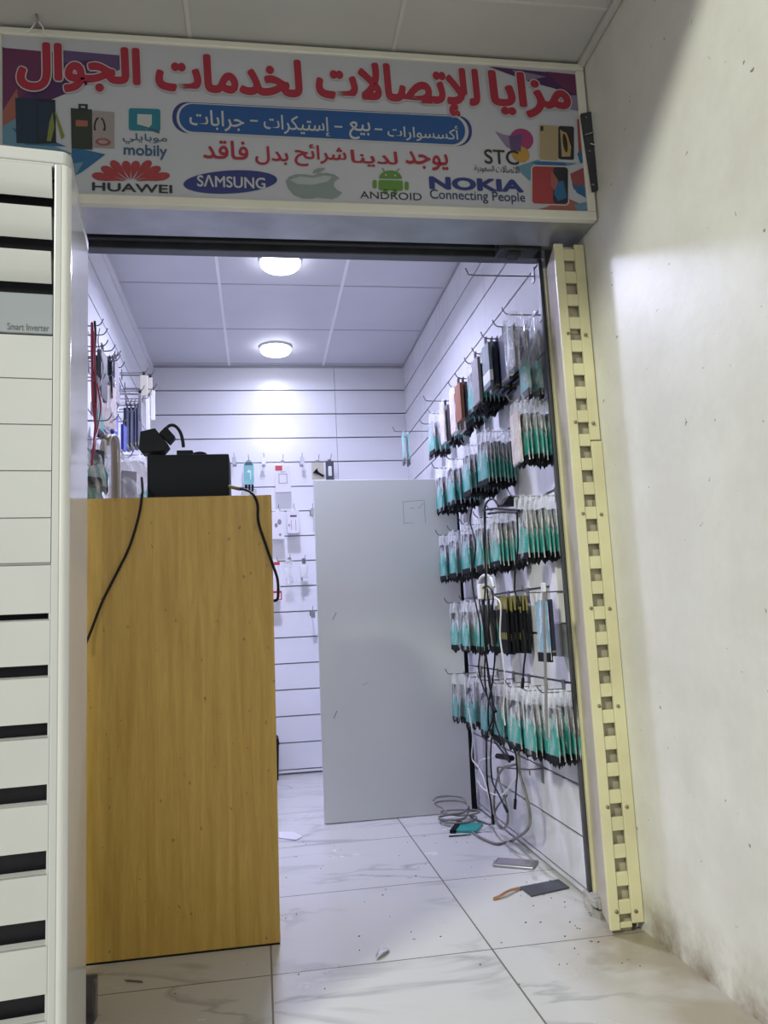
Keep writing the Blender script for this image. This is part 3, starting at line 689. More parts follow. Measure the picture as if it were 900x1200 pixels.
mb.box((-0.034,0.0005,0.052),(-0.0305,0.03,1.036)); mb.box((-W_+0.0315,0.0275,0.052),(-0.0335,0.0285,0.06)); mb.build('intake_grille', M_ac_low, ac)
mb = MB(); mb.box((-W_+0.031,0.040,0.06),(-0.031,0.055,1.03)); mb.build('intake_recess', M_ac_dark, ac)
p = px(108,1192,2,0)
mb = MB(); mb.box((p.x-0.018,p.y,0),(p.x+0.012,p.y+0.006,0.095)); mb.box((p.x+0.004,p.y-0.02,0.0),(p.x+0.012,p.y,0.09)); mb.box((p.x-0.018,p.y-0.05,0),(p.x+0.012,p.y,0.005))
tag(mb.build('floor_bracket', M_wire, bevel=0.001), 'small rusty metal angle bracket standing on the floor behind the air conditioner', 'bracket')

# ------------------------------------------------------------------ counter
ct = empty('counter', (-0.29, 2.457, 0)); tag(ct, 'tall oak laminate counter panel standing in the doorway', 'counter')
CX0, CX1, CH = -0.60, 0.034, 1.31
def ctp(name, a, b, m=M_wood, bev=0.0015): return at0(MB().box(a, b).build(name, m, ct, bev), ct)
mb = MB(); mb.prism([(CX0,0.004),(CX1-0.002,0.004),(CX1+0.010,CH),(CX0,CH)], 1, 2.457, 2.475)
at0(mb.build('front_panel', M_wood, ct, 0.0015), ct)
ctp('side_panel', (CX0,2.4755,0.0),(CX0+0.018,2.79,CH-0.02)); ctp('side_panel', (CX1-0.0185,2.4755,0.0),(CX1-0.001,2.79,CH-0.02))
ctp('top_panel', (CX0,2.4755,CH-0.0195),(CX1+0.006,2.795,CH)); ctp('shelf', (CX0+0.0185,2.476,0.62),(CX1-0.019,2.77,0.638))
mb = MB(); mb.box((CX0,2.4555,0.0),(CX1-0.003,2.474,0.004)); at0(mb.build('bottom_edge', M_black, ct), ct)

# black appliance on the counter
bx = empty('black_appliance', (-0.216, 2.66, CH)); tag(bx, 'black box shaped appliance sitting on the oak counter', 'appliance')
bw = 0.128
mb = MB(); mb.box((-bw-0.002,-0.075,0.014),(bw,0.11,0.160)); body = mb.build('body', M_blackbox, bx, 0.003)
mb = MB(); mb.box((-bw+0.008,-0.068,0.0),(bw-0.014,0.10,0.014)); mb.build('base', M_black, bx)
mb = MB(); mb.box((-0.040,-0.05,0.160),(0.012,0.0,0.180)); mb.build('top_socket', M_black, bx, 0.003)
MB().tube([(0.010,-0.02,0.172),(0.03,-0.02,0.176),(0.048,-0.02,0.173),(0.056,-0.02,0.161)], 0.005, 8).build('lead', M_cable, bx)
pl = empty('power_adapter', (-0.32, 2.62, CH+0.162)); tag(pl, 'black angular power adapter block tipped on top of the black appliance', 'adapter')
YA = 2.62
def A(x, y): q = px(x, y, 1, YA); return (q.x+0.32, q.z-CH-0.162)
MB().prism([A(166,508),A(183,504),A(199,524),A(193,531),A(168,533),A(164,528)], 1, -0.03, 0.03).build('block', M_black, pl, 0.003)
MB().prism([A(187,509),A(195,501),A(206,513),A(199,521)], 1, -0.022, 0.022).build('plug', M_black, pl, 0.003)
q = lambda x, y, Y=YA: px(x, y, 1, Y) - Vector(pl.location)
MB().tube([q(193,505),q(198,499),q(205,499),q(211,506),q(214,516),q(215,524)], 0.0055, 8).build('cable', M_cable, pl)

def cable(name, pts, r, m, label, cat='cable', group=None, n=8, plugs=()):
    e = empty(name, pts[0]); tag(e, label, cat, group)
    at0(MB().tube(pts, r, n).build('cord', m, e), e)
    return e
c1 = [px(166,560,1,2.62), px(167,574,1,2.5), px(166.5,580,1,2.452), px(163,603,1,2.449), px(152,640,1,2.448), px(135,675,1,2.449), px(120,705,1,2.449), px(106,741,1,2.445), px(98,760,1,2.43)]
cable('hanging_cable', c1, 0.0038, M_cable, 'thin black cable hanging down the left side of the counter front')
c2 = [px(266,569,1,2.60), px(276,572,1,2.56), px(288,574,1,2.5), px(297,580,1,2.458), px(302,592,1,2.450), px(303,612,1,2.449), px(312,640,1,2.449), px(319,660,1,2.45), px(325,678,1,2.455), px(326,695,1,2.46), px(325,702,1,2.47), px(321,704,1,2.49), px(315,700,1,2.52)]
c2[1].z = max(c2[1].z, CH+0.006); c2[2].z = max(c2[2].z, CH+0.006)
e = cable('power_lead', c2, 0.0042, M_cable, 'black lead looping from the appliance over the right edge of the counter')
at0(MB().tube(c2[:2]+[(c2[1]+c2[2])/2], 0.0058, 8).build('tape_wrap', M_yel, e), e)

# dark upright thing behind the counter
p = px(327,912,2,0)
e = empty('waste_bin', (p.x-0.10, 5.02, 0)); tag(e, 'black rounded bin mostly hidden behind the counter by the back wall', 'bin')
pr = []
for (cx, cz, a) in ((0.085,0.23,0),(-0.085,0.23,90)):
    for i in range(7): t = math.radians(a+15*i); pr.append((cx+0.02*math.cos(t), cz+0.02*math.sin(t)))
MB().prism([(-0.095,0.0),(0.095,0.0)] + pr, 1, -0.07, 0.07).build('body', M_black, e, 0.006)
MB().box((-0.107,-0.074,0.205),(0.107,0.074,0.215)).build('lid_rim', M_black, e, 0.003)

# ------------------------------------------------------------------ grey panel across the shop
YP = 3.79
gp = empty('grey_partition_panel', (0.6, YP, 0)); tag(gp, 'tall grey laminate panel standing upright in the middle of the shop', 'panel')
LEAN = 0.08                                   # tilt added towards the doorway so the top catches less lamp light
def onp(x, y):                                # photo pixel -> the sheet's leaning front face
    z = 0.8
    for _ in range(12): p = px(x, y, 1, YP - LEAN*z/1.6); z = p.z
    return p
fr = [px(380.4,966,1,YP), px(556,952,1,YP), onp(517,561.5), onp(367.3,562.5)]
fr[0].z = fr[1].z = 0.004; fr[1].x = 0.958; fr[2].x = min(0.962, max(fr[2].x, 0.955))
bk = [p_ + Vector((0,0.03,0)) for p_ in fr]
mb = MB(); mb.add(fr + bk, [(0,1,2,3),(7,6,5,4),(0,4,5,1),(1,5,6,2),(2,6,7,3),(3,7,4,0)])
at0(mb.build('board', M_panel, gp, 0.0015), gp)
at0(MB().box((0.963,YP+0.002,0.0),(0.985,YP+0.034,1.52)).build('dark_edge_strip', M_black, gp, 0.001), gp)  # dark strip filling the gap between the sheet and the right wall
at0(MB().box((0.30,YP+0.031,0.0),(0.34,YP+0.30,0.03)).build('foot', M_black, gp), gp); at0(MB().box((0.90,YP+0.031,0.0),(0.94,YP+0.30,0.03)).build('foot', M_black, gp), gp)
mb = MB()
def line(a, b, wd=0.0012):
    A_, B_ = onp(*a) - Vector((0,0.0008,0)), onp(*b) - Vector((0,0.0008,0)); d = (B_-A_).normalized()*wd; nn = Vector((-d.z,0,d.x))
    mb.add([A_+nn,B_+nn,B_-nn,A_-nn], [(0,1,2,3)])
for a, b in (((472,588),(497,586)),((472,588),(473.5,614)),((497,586),(498.5,613)),((474,613),(484,613)),((490,596),(496,590)),((480,595),(485,596)),((390,726),(394,718)),((391,842),(395,833)),((425,803),(431,800))): line(a, b, 0.0016 if a[0] < 400 else 0.0008)
at0(mb.build('pencil_marks', mat('graphite', (0.16,0.17,0.18), 0.6, var=0.2, scale=60), gp), gp)

# ------------------------------------------------------------------ packs and hooks
def bag_mesh(h, wd, t, seed):
    """crinkled clear bag, hanging from the origin"""
    rnd = random.Random(seed); mb = MB(); NX, NZ = 5, 9
    vs, fs = [], []
    for side in (0, 1):
        for j in range(NZ+1):
            f = j/NZ; z = 0.006 - f*h
            bulge = t*(0.25 + 0.75*min(1, f*2.0)) * (1.0 if f < 0.9 else 0.75)
            wl = wd*(0.86 + 0.14*min(1, f*3))
            for i in range(NX+1):
                u = i/NX*2-1
                x = (1 if side else -1)*bulge*0.5*(1-0.75*u*u) + rnd.uniform(-1,1)*0.0016
                vs.append((x, u*wl/2 + rnd.uniform(-1,1)*0.001, z + rnd.uniform(-1,1)*0.001))
    k = (NX+1)*(NZ+1)
    for side in (0,1):
        for j in range(NZ):
            for i in range(NX):
                a = side*k + j*(NX+1)+i; fs.append((a,a+1,a+NX+2,a+NX+1))
    for j in range(NZ):
        for i in (0,NX): a = j*(NX+1)+i; fs.append((a,a+NX+1,k+a+NX+1,k+a))
    for i in range(NX): a = NZ*(NX+1)+i; fs.append((a,a+1,k+a+1,k+a))
    mb.add(vs, fs, 0, False); return mb
def spikes(h, wd, t, seed, dark=0.035):
    rnd = random.Random(seed); mb = MB()
    mb.box((-t*0.45,-wd*0.5,-h+dark*0.45),(t*0.45,wd*0.5,-h+dark))
    n = 5
    for i in range(n):
        y0 = -wd*0.5 + wd*i/n; y1 = y0 + wd/n; L_ = rnd.uniform(0.2,1.0)*dark*0.65; x = rnd.uniform(-0.3,0.3)*t
        mb.add([(-t*0.45,y0,-h+dark*0.46),(-t*0.45,y1,-h+dark*0.46),(t*0.45,y1,-h+dark*0.46),(t*0.45,y0,-h+dark*0.46),(x,(y0+y1)/2+rnd.uniform(-.004,.004),-h+dark*0.45-L_)], [(0,1,4),(1,2,4),(2,3,4),(3,0,4)])
    return mb
def rslab(mb, y0, y1, z0, z1, t, r=0.008, m=0, x=0.0):
    pr = []
    for (cy, cz, a) in ((y1-r,z1-r,0),(y0+r,z1-r,90),(y0+r,z0+r,180),(y1-r,z0+r,270)):
        for i in range(4): q_ = math.radians(a+30*i); pr.append((cy+r*math.cos(q_), cz+r*math.sin(q_)))
    mb.prism(pr, 0, x-t/2, x+t/2, m); return mb
PROTO = {}
def proto(kind):
    """list of (part name, mesh) hanging from the origin, faces along x"""
    if kind in PROTO: return PROTO[kind]
    base, var = kind.split(':'); sd = int(var)*13 + sum(map(ord, base)); rnd = random.Random(sd)
    P = []
    if base in ('teal','tealdark','tealgrey'):
        h, wd, t = 0.222, 0.098, 0.0105
        teal_h = {'teal':0.108,'tealdark':0.118,'tealgrey':0.082}[base] + rnd.uniform(-0.012,0.012)
        P.append(('bag', bag_mesh(h-0.012, wd, t, sd).mesh('bag', M_bag)))
        P.append(('insert_card', MB().box((-0.0036,-wd*0.47,-h+0.030),(0.0036,wd*0.47,-h+0.030+teal_h*0.55)).prism([(-wd*0.45,-h+0.030+teal_h*0.55),(wd*0.45,-h+0.030+teal_h*0.55),(wd*0.20,-h+0.030+teal_h),(-wd*0.20,-h+0.030+teal_h)],0,-0.0034,0.0034).mesh('insert_card', M_teal)))
        mb = MB(); rslab(mb,-wd*0.30,wd*0.30,-h+0.03+teal_h*0.62,-0.042,0.0064)
        P.append(('phone_case', mb.mesh('phone_case', {'teal':M_dark,'tealdark':M_dark,'tealgrey':M_grey}[base])))
        P.append(('bottom_flap', spikes(h, wd*0.94, t, sd).mesh('bottom_flap', M_black)))
    elif base in ('navy','blue','brown','slate','grey','dark'):
        h, wd, t = {'brown':(0.185,0.085,0.016),'navy':(0.205,0.092,0.013),'slate':(0.19,0.09,0.012),'grey':(0.20,0.088,0.012),'blue':(0.16,0.08,0.014),'dark':(0.18,0.085,0.013)}[base]
        m = {'navy':M_navy,'blue':M_blue,'brown':M_brown,'slate':M_slate,'grey':M_grey,'dark':M_dark}[base]
        mb = MB(); rslab(mb,-wd/2,wd/2,-h,-0.022,t,0.006); P.append(('case', mb.mesh('case', m)))
        P.append(('hang_tab', MB().box((-0.001,-0.016,-0.024),(0.001,0.016,0.008)).mesh('hang_tab', M_black)))
        if base == 'slate': P.append(('silver_band', MB().box((-t*0.52,-wd*0.505,-h+0.02),(t*0.52,wd*0.505,-h+0.06)).mesh('silver_band', M_white)))
        if base == 'navy': P.append(('lower_label', MB().box((-t*0.52,-wd*0.503,-h+0.012),(t*0.52,wd*0.503,-h+0.018)).mesh('lower_label', M_yel)))
    elif base == 'slim':
        h, wd, t = 0.20, 0.095, 0.022
        P.append(('hard_case', MB().box((-t/2,-wd/2,-h),(t/2,wd/2,-0.0)).mesh('hard_case', M_case_clear)))
        mb = MB(); rslab(mb,-wd*0.42,wd*0.42,-h+0.012,-0.045,0.009); P.append(('phone_case', mb.mesh('phone_case', M_dark)))
    elif base == 'clear':
        h, wd, t = 0.30, 0.10, 0.030
        P.append(('bag', bag_mesh(h, wd, t, sd).mesh('bag', M_case_clear)))
        mb = MB(); rslab(mb,-wd*0.40,wd*0.40,-h+0.02,-h+0.13,0.010); P.append(('insert_card', mb.mesh('insert_card', M_teal)))
        P.append(('bottom_flap', spikes(h+0.03, wd*0.94, t*0.5, sd, 0.06).mesh('bottom_flap', M_black)))
    elif base == 'pink':
        h, wd, t = 0.215, 0.10, 0.013
        P.append(('bag', bag_mesh(h, wd, t, sd).mesh('bag', M_bag)))
        mb = MB(); rslab(mb,-wd*0.42,wd*0.42,-h+0.012,-0.035,0.008); P.append(('phone_case', mb.mesh('phone_case', M_pink)))
    elif base == 'yellow':
        h, wd, t = 0.205, 0.095, 0.011
        mb = MB(); rslab(mb,-wd/2,wd/2,-h,-0.045,t,0.004); P.append(('pouch', mb.mesh('pouch', M_black)))
        P.append(('header_card', MB().box((-0.003,-wd/2,-0.058),(0.003,wd/2,0.006)).mesh('header_card', M_yel)))
        mb = MB()
        for i in range(6): mb.box((-t*0.53,-wd*0.505+wd*i/6+0.003,-h+0.05),(t*0.53,-wd*0.505+wd*(i+0.7)/6,-h+0.075))
        P.append(('printed_band', mb.mesh('printed_band', M_yel)))
    elif base == 'ltblue':
        h, wd, t = 0.225, 0.098, 0.012
        P.append(('bag', bag_mesh(h, wd, t, sd).mesh('bag', M_bag)))
        mb = MB(); rslab(mb,-wd*0.45,wd*0.45,-h+0.02,-0.03,0.005); P.append(('insert_card', mb.mesh('insert_card', M_ltblue)))
        P.append(('bottom_flap', MB().box((-t*0.5,-wd*0.47,-h),(t*0.5,wd*0.47,-h+0.03)).mesh('bottom_flap', M_black)))
    elif base == 'thinteal':
        h, wd, t = 0.185, 0.085, 0.008
        P.append(('bag', bag_mesh(h, wd, t, sd).mesh('bag', M_bag)))
        mb = MB(); rslab(mb,-wd*0.42,wd*0.42,-h+0.03,-0.01,0.004); P.append(('insert_card', mb.mesh('insert_card', M_teal2)))
        P.append(('bottom_flap', MB().box((-t*0.5,-wd*0.4,-h),(t*0.5,wd*0.4,-h+0.03)).mesh('bottom_flap', M_dark)))
    PROTO[kind] = P
    return P
DESC = {'teal':('teal card phone case pack','phone case pack'),'tealdark':('tall teal card dark case pack','phone case pack'),'tealgrey':('low teal card grey case pack','phone case pack'),
        'navy':('navy phone case','phone case'),'blue':('bright blue phone case','phone case'),'brown':('brown wallet phone case','phone case'),'slate':('slate case with silver band','phone case'),'grey':('grey phone case','phone case'),'dark':('dark grey phone case','phone case'),
        'slim':('dark case in clear box','phone case pack'),'clear':('bulky clear bag, teal insert','phone case pack'),'pink':('pale pink bagged case','phone case pack'),
        'yellow':('yellow topped black pouch','pouch pack'),'ltblue':('light blue carded pack','phone case pack'),'thinteal':('thin pale teal pack','phone case pack')}
NAME = {'teal':'phone_case_pack','tealdark':'phone_case_pack','tealgrey':'phone_case_pack','navy':'phone_case','blue':'phone_case','brown':'phone_case','slate':'phone_case','grey':'phone_case','dark':'phone_case','slim':'phone_case_pack','clear':'phone_case_pack','pink':'phone_case_pack','yellow':'pouch_pack','ltblue':'phone_case_pack','thinteal':'phone_case_pack'}
ORD = ['tipmost','second from tip','third from tip','fourth from tip','fifth from tip','sixth from tip','seventh from tip','eighth from tip']
HORD = ['doorway end hook'] + [k + ' hook from doorway' for k in ('second','third','fourth','fifth','sixth','seventh','eighth','ninth','tenth','eleventh','twelfth')]
def pack(kind, loc, rz, label, cat, group):
    e = empty(NAME[kind.split(':')[0]], loc, rz); tag(e, label, cat, group)
    for nm, me in proto(kind):
        o = bpy.data.objects.new(nm, me); COL.objects.link(o); o.parent = e
    return e
def hook(y, z, length, label, group, side=1, wallx=None):
    """wire display hook: plate in the groove, arm reaching out from the wall"""
    wx = XR if side == 1 else XL
    e = empty('display_hook', (wx, y, z)); tag(e, label, 'hook', group)
    s_ = -side
    MB().box((min(0,s_*0.003),-0.013,-0.045),(max(0,s_*0.003),0.013,0.008)).build('back_plate', M_wire, e)
    MB().tube([(s_*0.001,0,-0.022),(s_*(length-0.03),0,-0.022),(s_*(length-0.008),0,-0.013),(s_*length,0,0.004)], 0.0024, 6, sub=3).build('arm', M_wire, e)
    return e
rnd = random.Random(11)
def row(rowname, z, hooks):
    grp = 'packs on the ' + rowname
    for hi, (y, length, x0, x1, kinds) in enumerate(hooks):
        hlab = HORD[hi]
        hook(y, z, length, 'wire %s, %s of the right wall' % (hlab, rowname), 'hooks on the right wall')
        n = len(kinds); ang = rnd.uniform(0.0,0.16) if kinds and kinds[0] in (T,TD,TG) else rnd.uniform(0.0,0.06)
        for i, kd in enumerate(kinds):
            t = 0.5 if n == 1 else i/(n-1)
            x = x0 + (x1-x0)*t + rnd.uniform(-0.001,0.001)
            kk = kd if ':' in kd else kd + ':%d' % rnd.randrange(3)
            ds, cat = DESC[kk.split(':')[0]]
            lab = '%s, %s, %s, %s' % (ds, ('alone' if n == 1 else ORD[i]), hlab, rowname)
            pack(kk, (x, y + rnd.uniform(-0.008,0.008), z-0.022-rnd.uniform(0,0.008)), ang + rnd.uniform(-0.05,0.05), lab, cat, grp)
T, TD, TG = 'teal', 'tealdark', 'tealgrey'
def zg(k): return 2.448 - PITCH*k
row('top row', zg(3), [
    (2.545, 0.14, 0.885, 0.965, ['slim','clear','clear']),
    (2.66, 0.14, 0.90, 0.97, ['navy','navy','navy']),
    (2.78, 0.15, 0.868, 0.975, ['slate','navy','navy','navy','navy','dark']),
    (2.95, 0.14, 0.875, 0.975, ['grey',T,T,TD,TD,TD,TD]),
    (3.07, 0.14, 0.885, 0.975, [T,T,'grey',TD,TD,TD]),
    (3.27, 0.13, 0.885, 0.97, ['brown','dark',TD,TD,TD]),
    (3.40, 0.13, 0.885, 0.96, ['pink','pink','pink',TD,TD]),
    (3.62, 0.20, 0.885, 0.97, ['pink','grey',TD,TD,TD]),
    (3.85, 0.13, 0.885, 0.96, [TG,TG,TD,TD]),
    (4.06, 0.13, 0.915, 0.93, ['thinteal']),
    (4.22, 0.25, 0.805, 0.83, ['thinteal','thinteal'])])
hook(2.585, zg(2), 0.25, 'long empty wire hook above the top row beside the doorway', 'hooks on the right wall')
row('second row', zg(5), [
    (2.51, 0.16, 0.868, 0.975, ['pink',T,T,T,TD,T,TD]),
    (2.93, 0.15, 0.868, 0.978, [T,TD,T,TD,T,T,TD,TD]),
    (3.17, 0.15, 0.868, 0.978, [T,TG,TD,T,TD,T,TD]),
    (3.45, 0.15, 0.868, 0.975, [T,T,TD,TG,TD,TD]),
    (3.655, 0.17, 0.860, 0.975, [T,TG,T,TD,T,TD])])
row('third row', zg(7), [
    (2.53, 0.17, 0.868, 0.975, [T,TG,T,T,TD,T,TD]),
    (2.86, 0.15, 0.870, 0.978, [TG,TD,T,TG,T,TD,T]),
    (3.05, 0.15, 0.868, 0.978, [T,TG,T,TG,TD,T]),
    (3.27, 0.15, 0.868, 0.978, [T,T,TG,TD,T,TD]),
    (3.50, 0.15, 0.868, 0.978, [T,TG,T,TD,T]),
    (3.66, 0.17, 0.860, 0.975, [TD,T,TG,T,TD])])
row('fourth row', zg(9), [
    (2.52, 0.15, 0.915, 0.93, ['ltblue','navy']),
    (2.89, 0.14, 0.895, 0.978, ['yellow']*6),
    (3.13, 0.15, 0.868, 0.978, [T,'dark','dark',TD,'dark',TD]),
    (3.36, 0.15, 0.868, 0.978, [T,TG,T,TD,T]),
    (3.60, 0.16, 0.880, 0.975, [TD,T,TD])])
row('bottom row', zg(11), [
    (2.50, 0.13, 0.905, 0.980, [T,TG,TD,TG,TD]),
    (2.60, 0.15, 0.868, 0.980, [T,TG,T,TD,T,TG,TD]),
    (2.77, 0.15, 0.868, 0.980, [T,T,TG,T,TD,T]),
    (2.95, 0.15, 0.868, 0.980, [T,T,TG,TD,T]),
    (3.14, 0.15, 0.868, 0.980, [T,TD,TG,TD]),
    (3.36, 0.15, 0.868, 0.980, [T,TG,TD,T]),
    (3.62, 0.17, 0.868, 0.975, [T,TG,T,TD])])

# ------------------------------------------------------------------ back wall goods
def bwhook(x, y, label, tagc=True, tail=0.0):
    p = px(x, y, 1, YB-0.003)
    e = empty('price_hook', (p.x, YB, p.z)); tag(e, label, 'hook', 'hooks on the back wall')
    MB().box((-0.012,-0.003,-0.03),(0.012,-0.0005,0.004)).build('back_plate', M_wire, e)
    MB().tube([(0,-0.002,-0.012),(0,-0.11,-0.012),(0.0,-0.13,0.002),(0,-0.135,0.03)], 0.002, 6, sub=3).build('arm', M_wire, e)
    if tagc: MB().box((-0.013,-0.139,-0.045),(0.013,-0.136,0.0)).build('grey_tag', M_alu, e)
    return e
bwhook(275,541,'grey tagged hook on the back wall just right of the black appliance')
bwhook(309,541,'grey tagged hook between the teal bottle pack and the white red topped box')
bwhook(353,541,'grey tagged hook right of the white box with red corner')
bwhook(365,599,'grey tagged hook in the second line of the back wall beside the grey panel')
bwhook(365,716,'lowest grey tagged hook on the back wall beside the grey panel')
def bwitem(name, x0, y0, x1, y1, depth, label, cat, Y=5.0):
    a, b = px(x0, y0, 1, Y), px(x1, y1, 1, Y)
    e = empty(name, ((a.x+b.x)/2, Y, b.z)); tag(e, label, cat, 'goods on the back wall')
    hw, hh = (b.x-a.x)/2, a.z-b.z
    return e, hw, hh
def hang(e, hw, hh, up=0.025):   # hook the item hangs on, its own wall hook
    pass
def peg(x, y, label):
    p = px(x, y, 1, YB-0.003)
    e = empty('wall_hook', (p.x, YB, p.z)); tag(e, label, 'hook', 'hooks on the back wall')
    MB().box((-0.012,-0.003,-0.03),(0.012,-0.0005,0.004)).build('back_plate', M_wire, e)
    MB().tube([(0,-0.002,-0.008),(0,-0.13,-0.008),(0,-0.145,0.012)], 0.002, 6, sub=3).build('arm', M_wire, e)
# teal bottle-shaped pack
e, hw, hh = bwitem('blister_pack', 285.5,541,298,574, 0, 'pale teal blister pack with black foot hanging on the back wall', 'pack'); peg(291.5,540,'wall hook holding the pale teal blister pack')
mb = MB(); rslab(mb,-hw,hw,0.03,hh,0.02,0.02); o = mb.build('shell', M_teal2, e); o.rotation_euler = (0,0,math.pi/2)
mb = MB(); mb.box((-hw*0.9,-0.012,-0.005),(-hw*0.35,0.012,0.032)); mb.box((-hw*0.2,-0.012,-0.005),(hw*0.25,0.012,0.032)); mb.box((hw*0.45,-0.012,-0.005),(hw*0.9,0.012,0.032)); mb.build('black_foot', M_black, e)
mb = MB(); mb.prism([(-hw*0.8,hh*0.86),(hw*0.8,hh*0.86),(hw*0.6,hh*0.97),(-hw*0.6,hh*0.97)],1,-0.012,0.012); mb.build('dark_cap', M_dark, e)
MB().prism([(0.25*hw,hh*0.35),(0.42*hw,hh*0.35),(0.42*hw,hh*0.65),(0.0,hh*0.7),(-0.3*hw,hh*0.66),(-0.3*hw,hh*0.6),(0.25*hw,hh*0.6)],1,-0.0125,-0.0115).build('pale_print', M_white, e)
# grey box under it
e, hw, hh = bwitem('small_carton', 283,574,301,583, 0, 'small grey carton just above the counter under the teal blister pack', 'box', 5.03)
MB().box((-hw,-0.03,-0.06),(hw,0.03,hh)).build('body', M_alu, e, 0.002); MB().box((hw*0.1,-0.032,hh*0.3),(hw*0.5,-0.03,hh*0.8)).build('dark_label', M_black, e)
# white box with red
def carton(x0, y0, x1, y1, label, red=None, deco='frame', Y=4.98):
    e, hw, hh = bwitem('accessory_box', x0, y0, x1, y1, 0, label, 'box', Y)
    MB().box((-hw,-0.016,0),(hw,0.016,hh)).build('carton', M_white2, e, 0.0015)
    MB().box((-0.012,-0.001,hh),(0.012,0.001,hh+0.02)).build('hang_tab', M_white2, e)
    if red: MB().box((red[0]*hw,-0.0168,red[2]*hh),(red[1]*hw,-0.0158,red[3]*hh)).build('red_print', M_red, e)
    if deco == 'frame':
        mb = MB(); a, b, t = hw*0.55, hh*0.32, 0.004
        mb.box((-a,-0.0168,b),(a,-0.0160,b+t)); mb.box((-a,-0.0168,b+hh*0.34),(a,-0.0160,b+hh*0.34+t)); mb.box((-a,-0.0168,b),(-a+t,-0.0160,b+hh*0.34)); mb.box((a-t,-0.0168,b),(a,-0.0160,b+hh*0.34)); mb.box((-hw*0.3,-0.0168,hh*0.74),(hw*0.35,-0.0160,hh*0.765))
        mb.build('window_print', M_grey, e)
    if deco == 'pods':
        mb = MB()
        for (a, b, r_) in ((0.25,0.62,0.018),(-0.3,0.5,0.014),(0.3,0.16,0.010)):
            mb.prism(ell(a*hw, b*hh, r_*0.7, r_, 0, 16), 1, -0.0168, -0.0158)
        mb.build('grey_print', M_grey, e)
    if deco == 'lines':
        mb = MB(); mb.box((-hw*0.5,-0.0168,hh*0.72),(hw*0.6,-0.0158,hh*0.80)); mb.box((-hw*0.75,-0.0168,hh*0.3),(-hw*0.6,-0.0158,hh*0.42)); mb.box((-hw*0.35,-0.0168,hh*0.15),(-hw*0.3,-0.0158,hh*0.6)); mb.box((hw*0.4,-0.0168,hh*0.1),(hw*0.45,-0.0158,hh*0.6))
        mb.build('grey_print', M_dark, e)
    return e
carton(322,546,341,577,'white accessory box with a red corner hanging in the top line of the back wall',(-0.95,-0.05,0.80,0.99),'frame'); peg(331,540,'wall hook holding the white red cornered box')
carton(318,600,333.5,632,'white accessory box with grey earbud print half behind the counter edge',None,'pods'); peg(326,597,'wall hook holding the earbud print box')
carton(336,599,351,625,'small white accessory box right of the earbud print box',None,'lines'); peg(343.5,596,'wall hook holding the small white box in the second line')
e = carton(318,659,329,703,'red and white tall box beside the hanging cable end',(-0.4,1.0,0.92,1.0),'none'); peg(324,657,'wall hook holding the red and white tall box')
MB().box((-0.03,-0.0172,0.0),(0.033,-0.0165,0.055)).build('red_base_print', M_red, e); MB().box((-0.03,-0.0177,0.006),(0.026,-0.0170,0.042)).build('white_base_panel', M_white2, e)
# plug pack + black box at top right
e, hw, hh = bwitem('plug_pack', 365,542,380,562, 0, 'clear pack with a black plug hanging at the top right of the back wall', 'pack')
MB().box((-hw,-0.002,0.0),(hw,0.002,hh)).build('card', M_cream_tag, e)
MB().tube([(-0.018,-0.018,hh*0.50),(0.0,-0.018,hh*0.36),(0.035,-0.018,hh*0.16)], [0.022,0.020,0.014,0.012,0.010,0.009,0.008,0.007,0.007,0.007,0.007,0.007,0.007], 12).build('black_plug', M_black, e); peg(372,540,'wall hook holding the black plug pack')
e, hw, hh = bwitem('adapter_box', 381.5,541,391.5,564, 0, 'black narrow box with white window at the top right of the back wall', 'box')
MB().box((-hw,-0.015,0),(hw,0.015,hh)).build('carton', M_dark, e, 0.001); mb = MB(); rslab(mb,-hw*0.45,hw*0.45,hh*0.25,hh*0.75,0.002,0.006); o = mb.build('white_window', M_white, e); o.rotation_euler = (0,0,math.pi/2); o.location = (0,-0.016,0); peg(386,539,'wall hook holding the black narrow box')
# charger cable pack, small white pack
e, hw, hh = bwitem('cable_pack', 334,655,344,690, 0, 'coiled white charging cable bag hanging in the third line of the back wall', 'pack')
MB().tube([(0.02*math.cos(t), -0.004*math.sin(3*t), hh*0.84+0.020*math.sin(t)) for t in [i*0.55 for i in range(24)]], 0.003, 6, sub=2).build('coil', M_cable_w, e)
mb = MB(); rslab(mb,-hw,hw,0.03,hh,0.012,0.012); o = mb.build('bag', M_case_clear, e); o.rotation_euler = (0,0,math.pi/2); peg(339,654,'wall hook holding the coiled charging cable')
e, hw, hh = bwitem('adapter_pack', 350,657,364,680, 0, 'small white adapter in a clear bag right of the coiled charging cable', 'pack')
MB().box((-hw*0.8,-0.012,0.02),(hw*0.4,0.012,hh*0.75)).build('adapter', M_white, e, 0.004); MB().tube([(hw*0.1,-0.014,hh*0.3),(hw*0.5,-0.014,hh*0.45),(hw*0.7,-0.014,hh*0.75)], 0.003, 6).build('cord', M_cable_w, e)
MB().box((-hw*0.7,-0.014,0.0),(-hw*0.4,0.010,0.02)).build('prong', M_alu, e); peg(356,655,'wall hook holding the small white adapter')

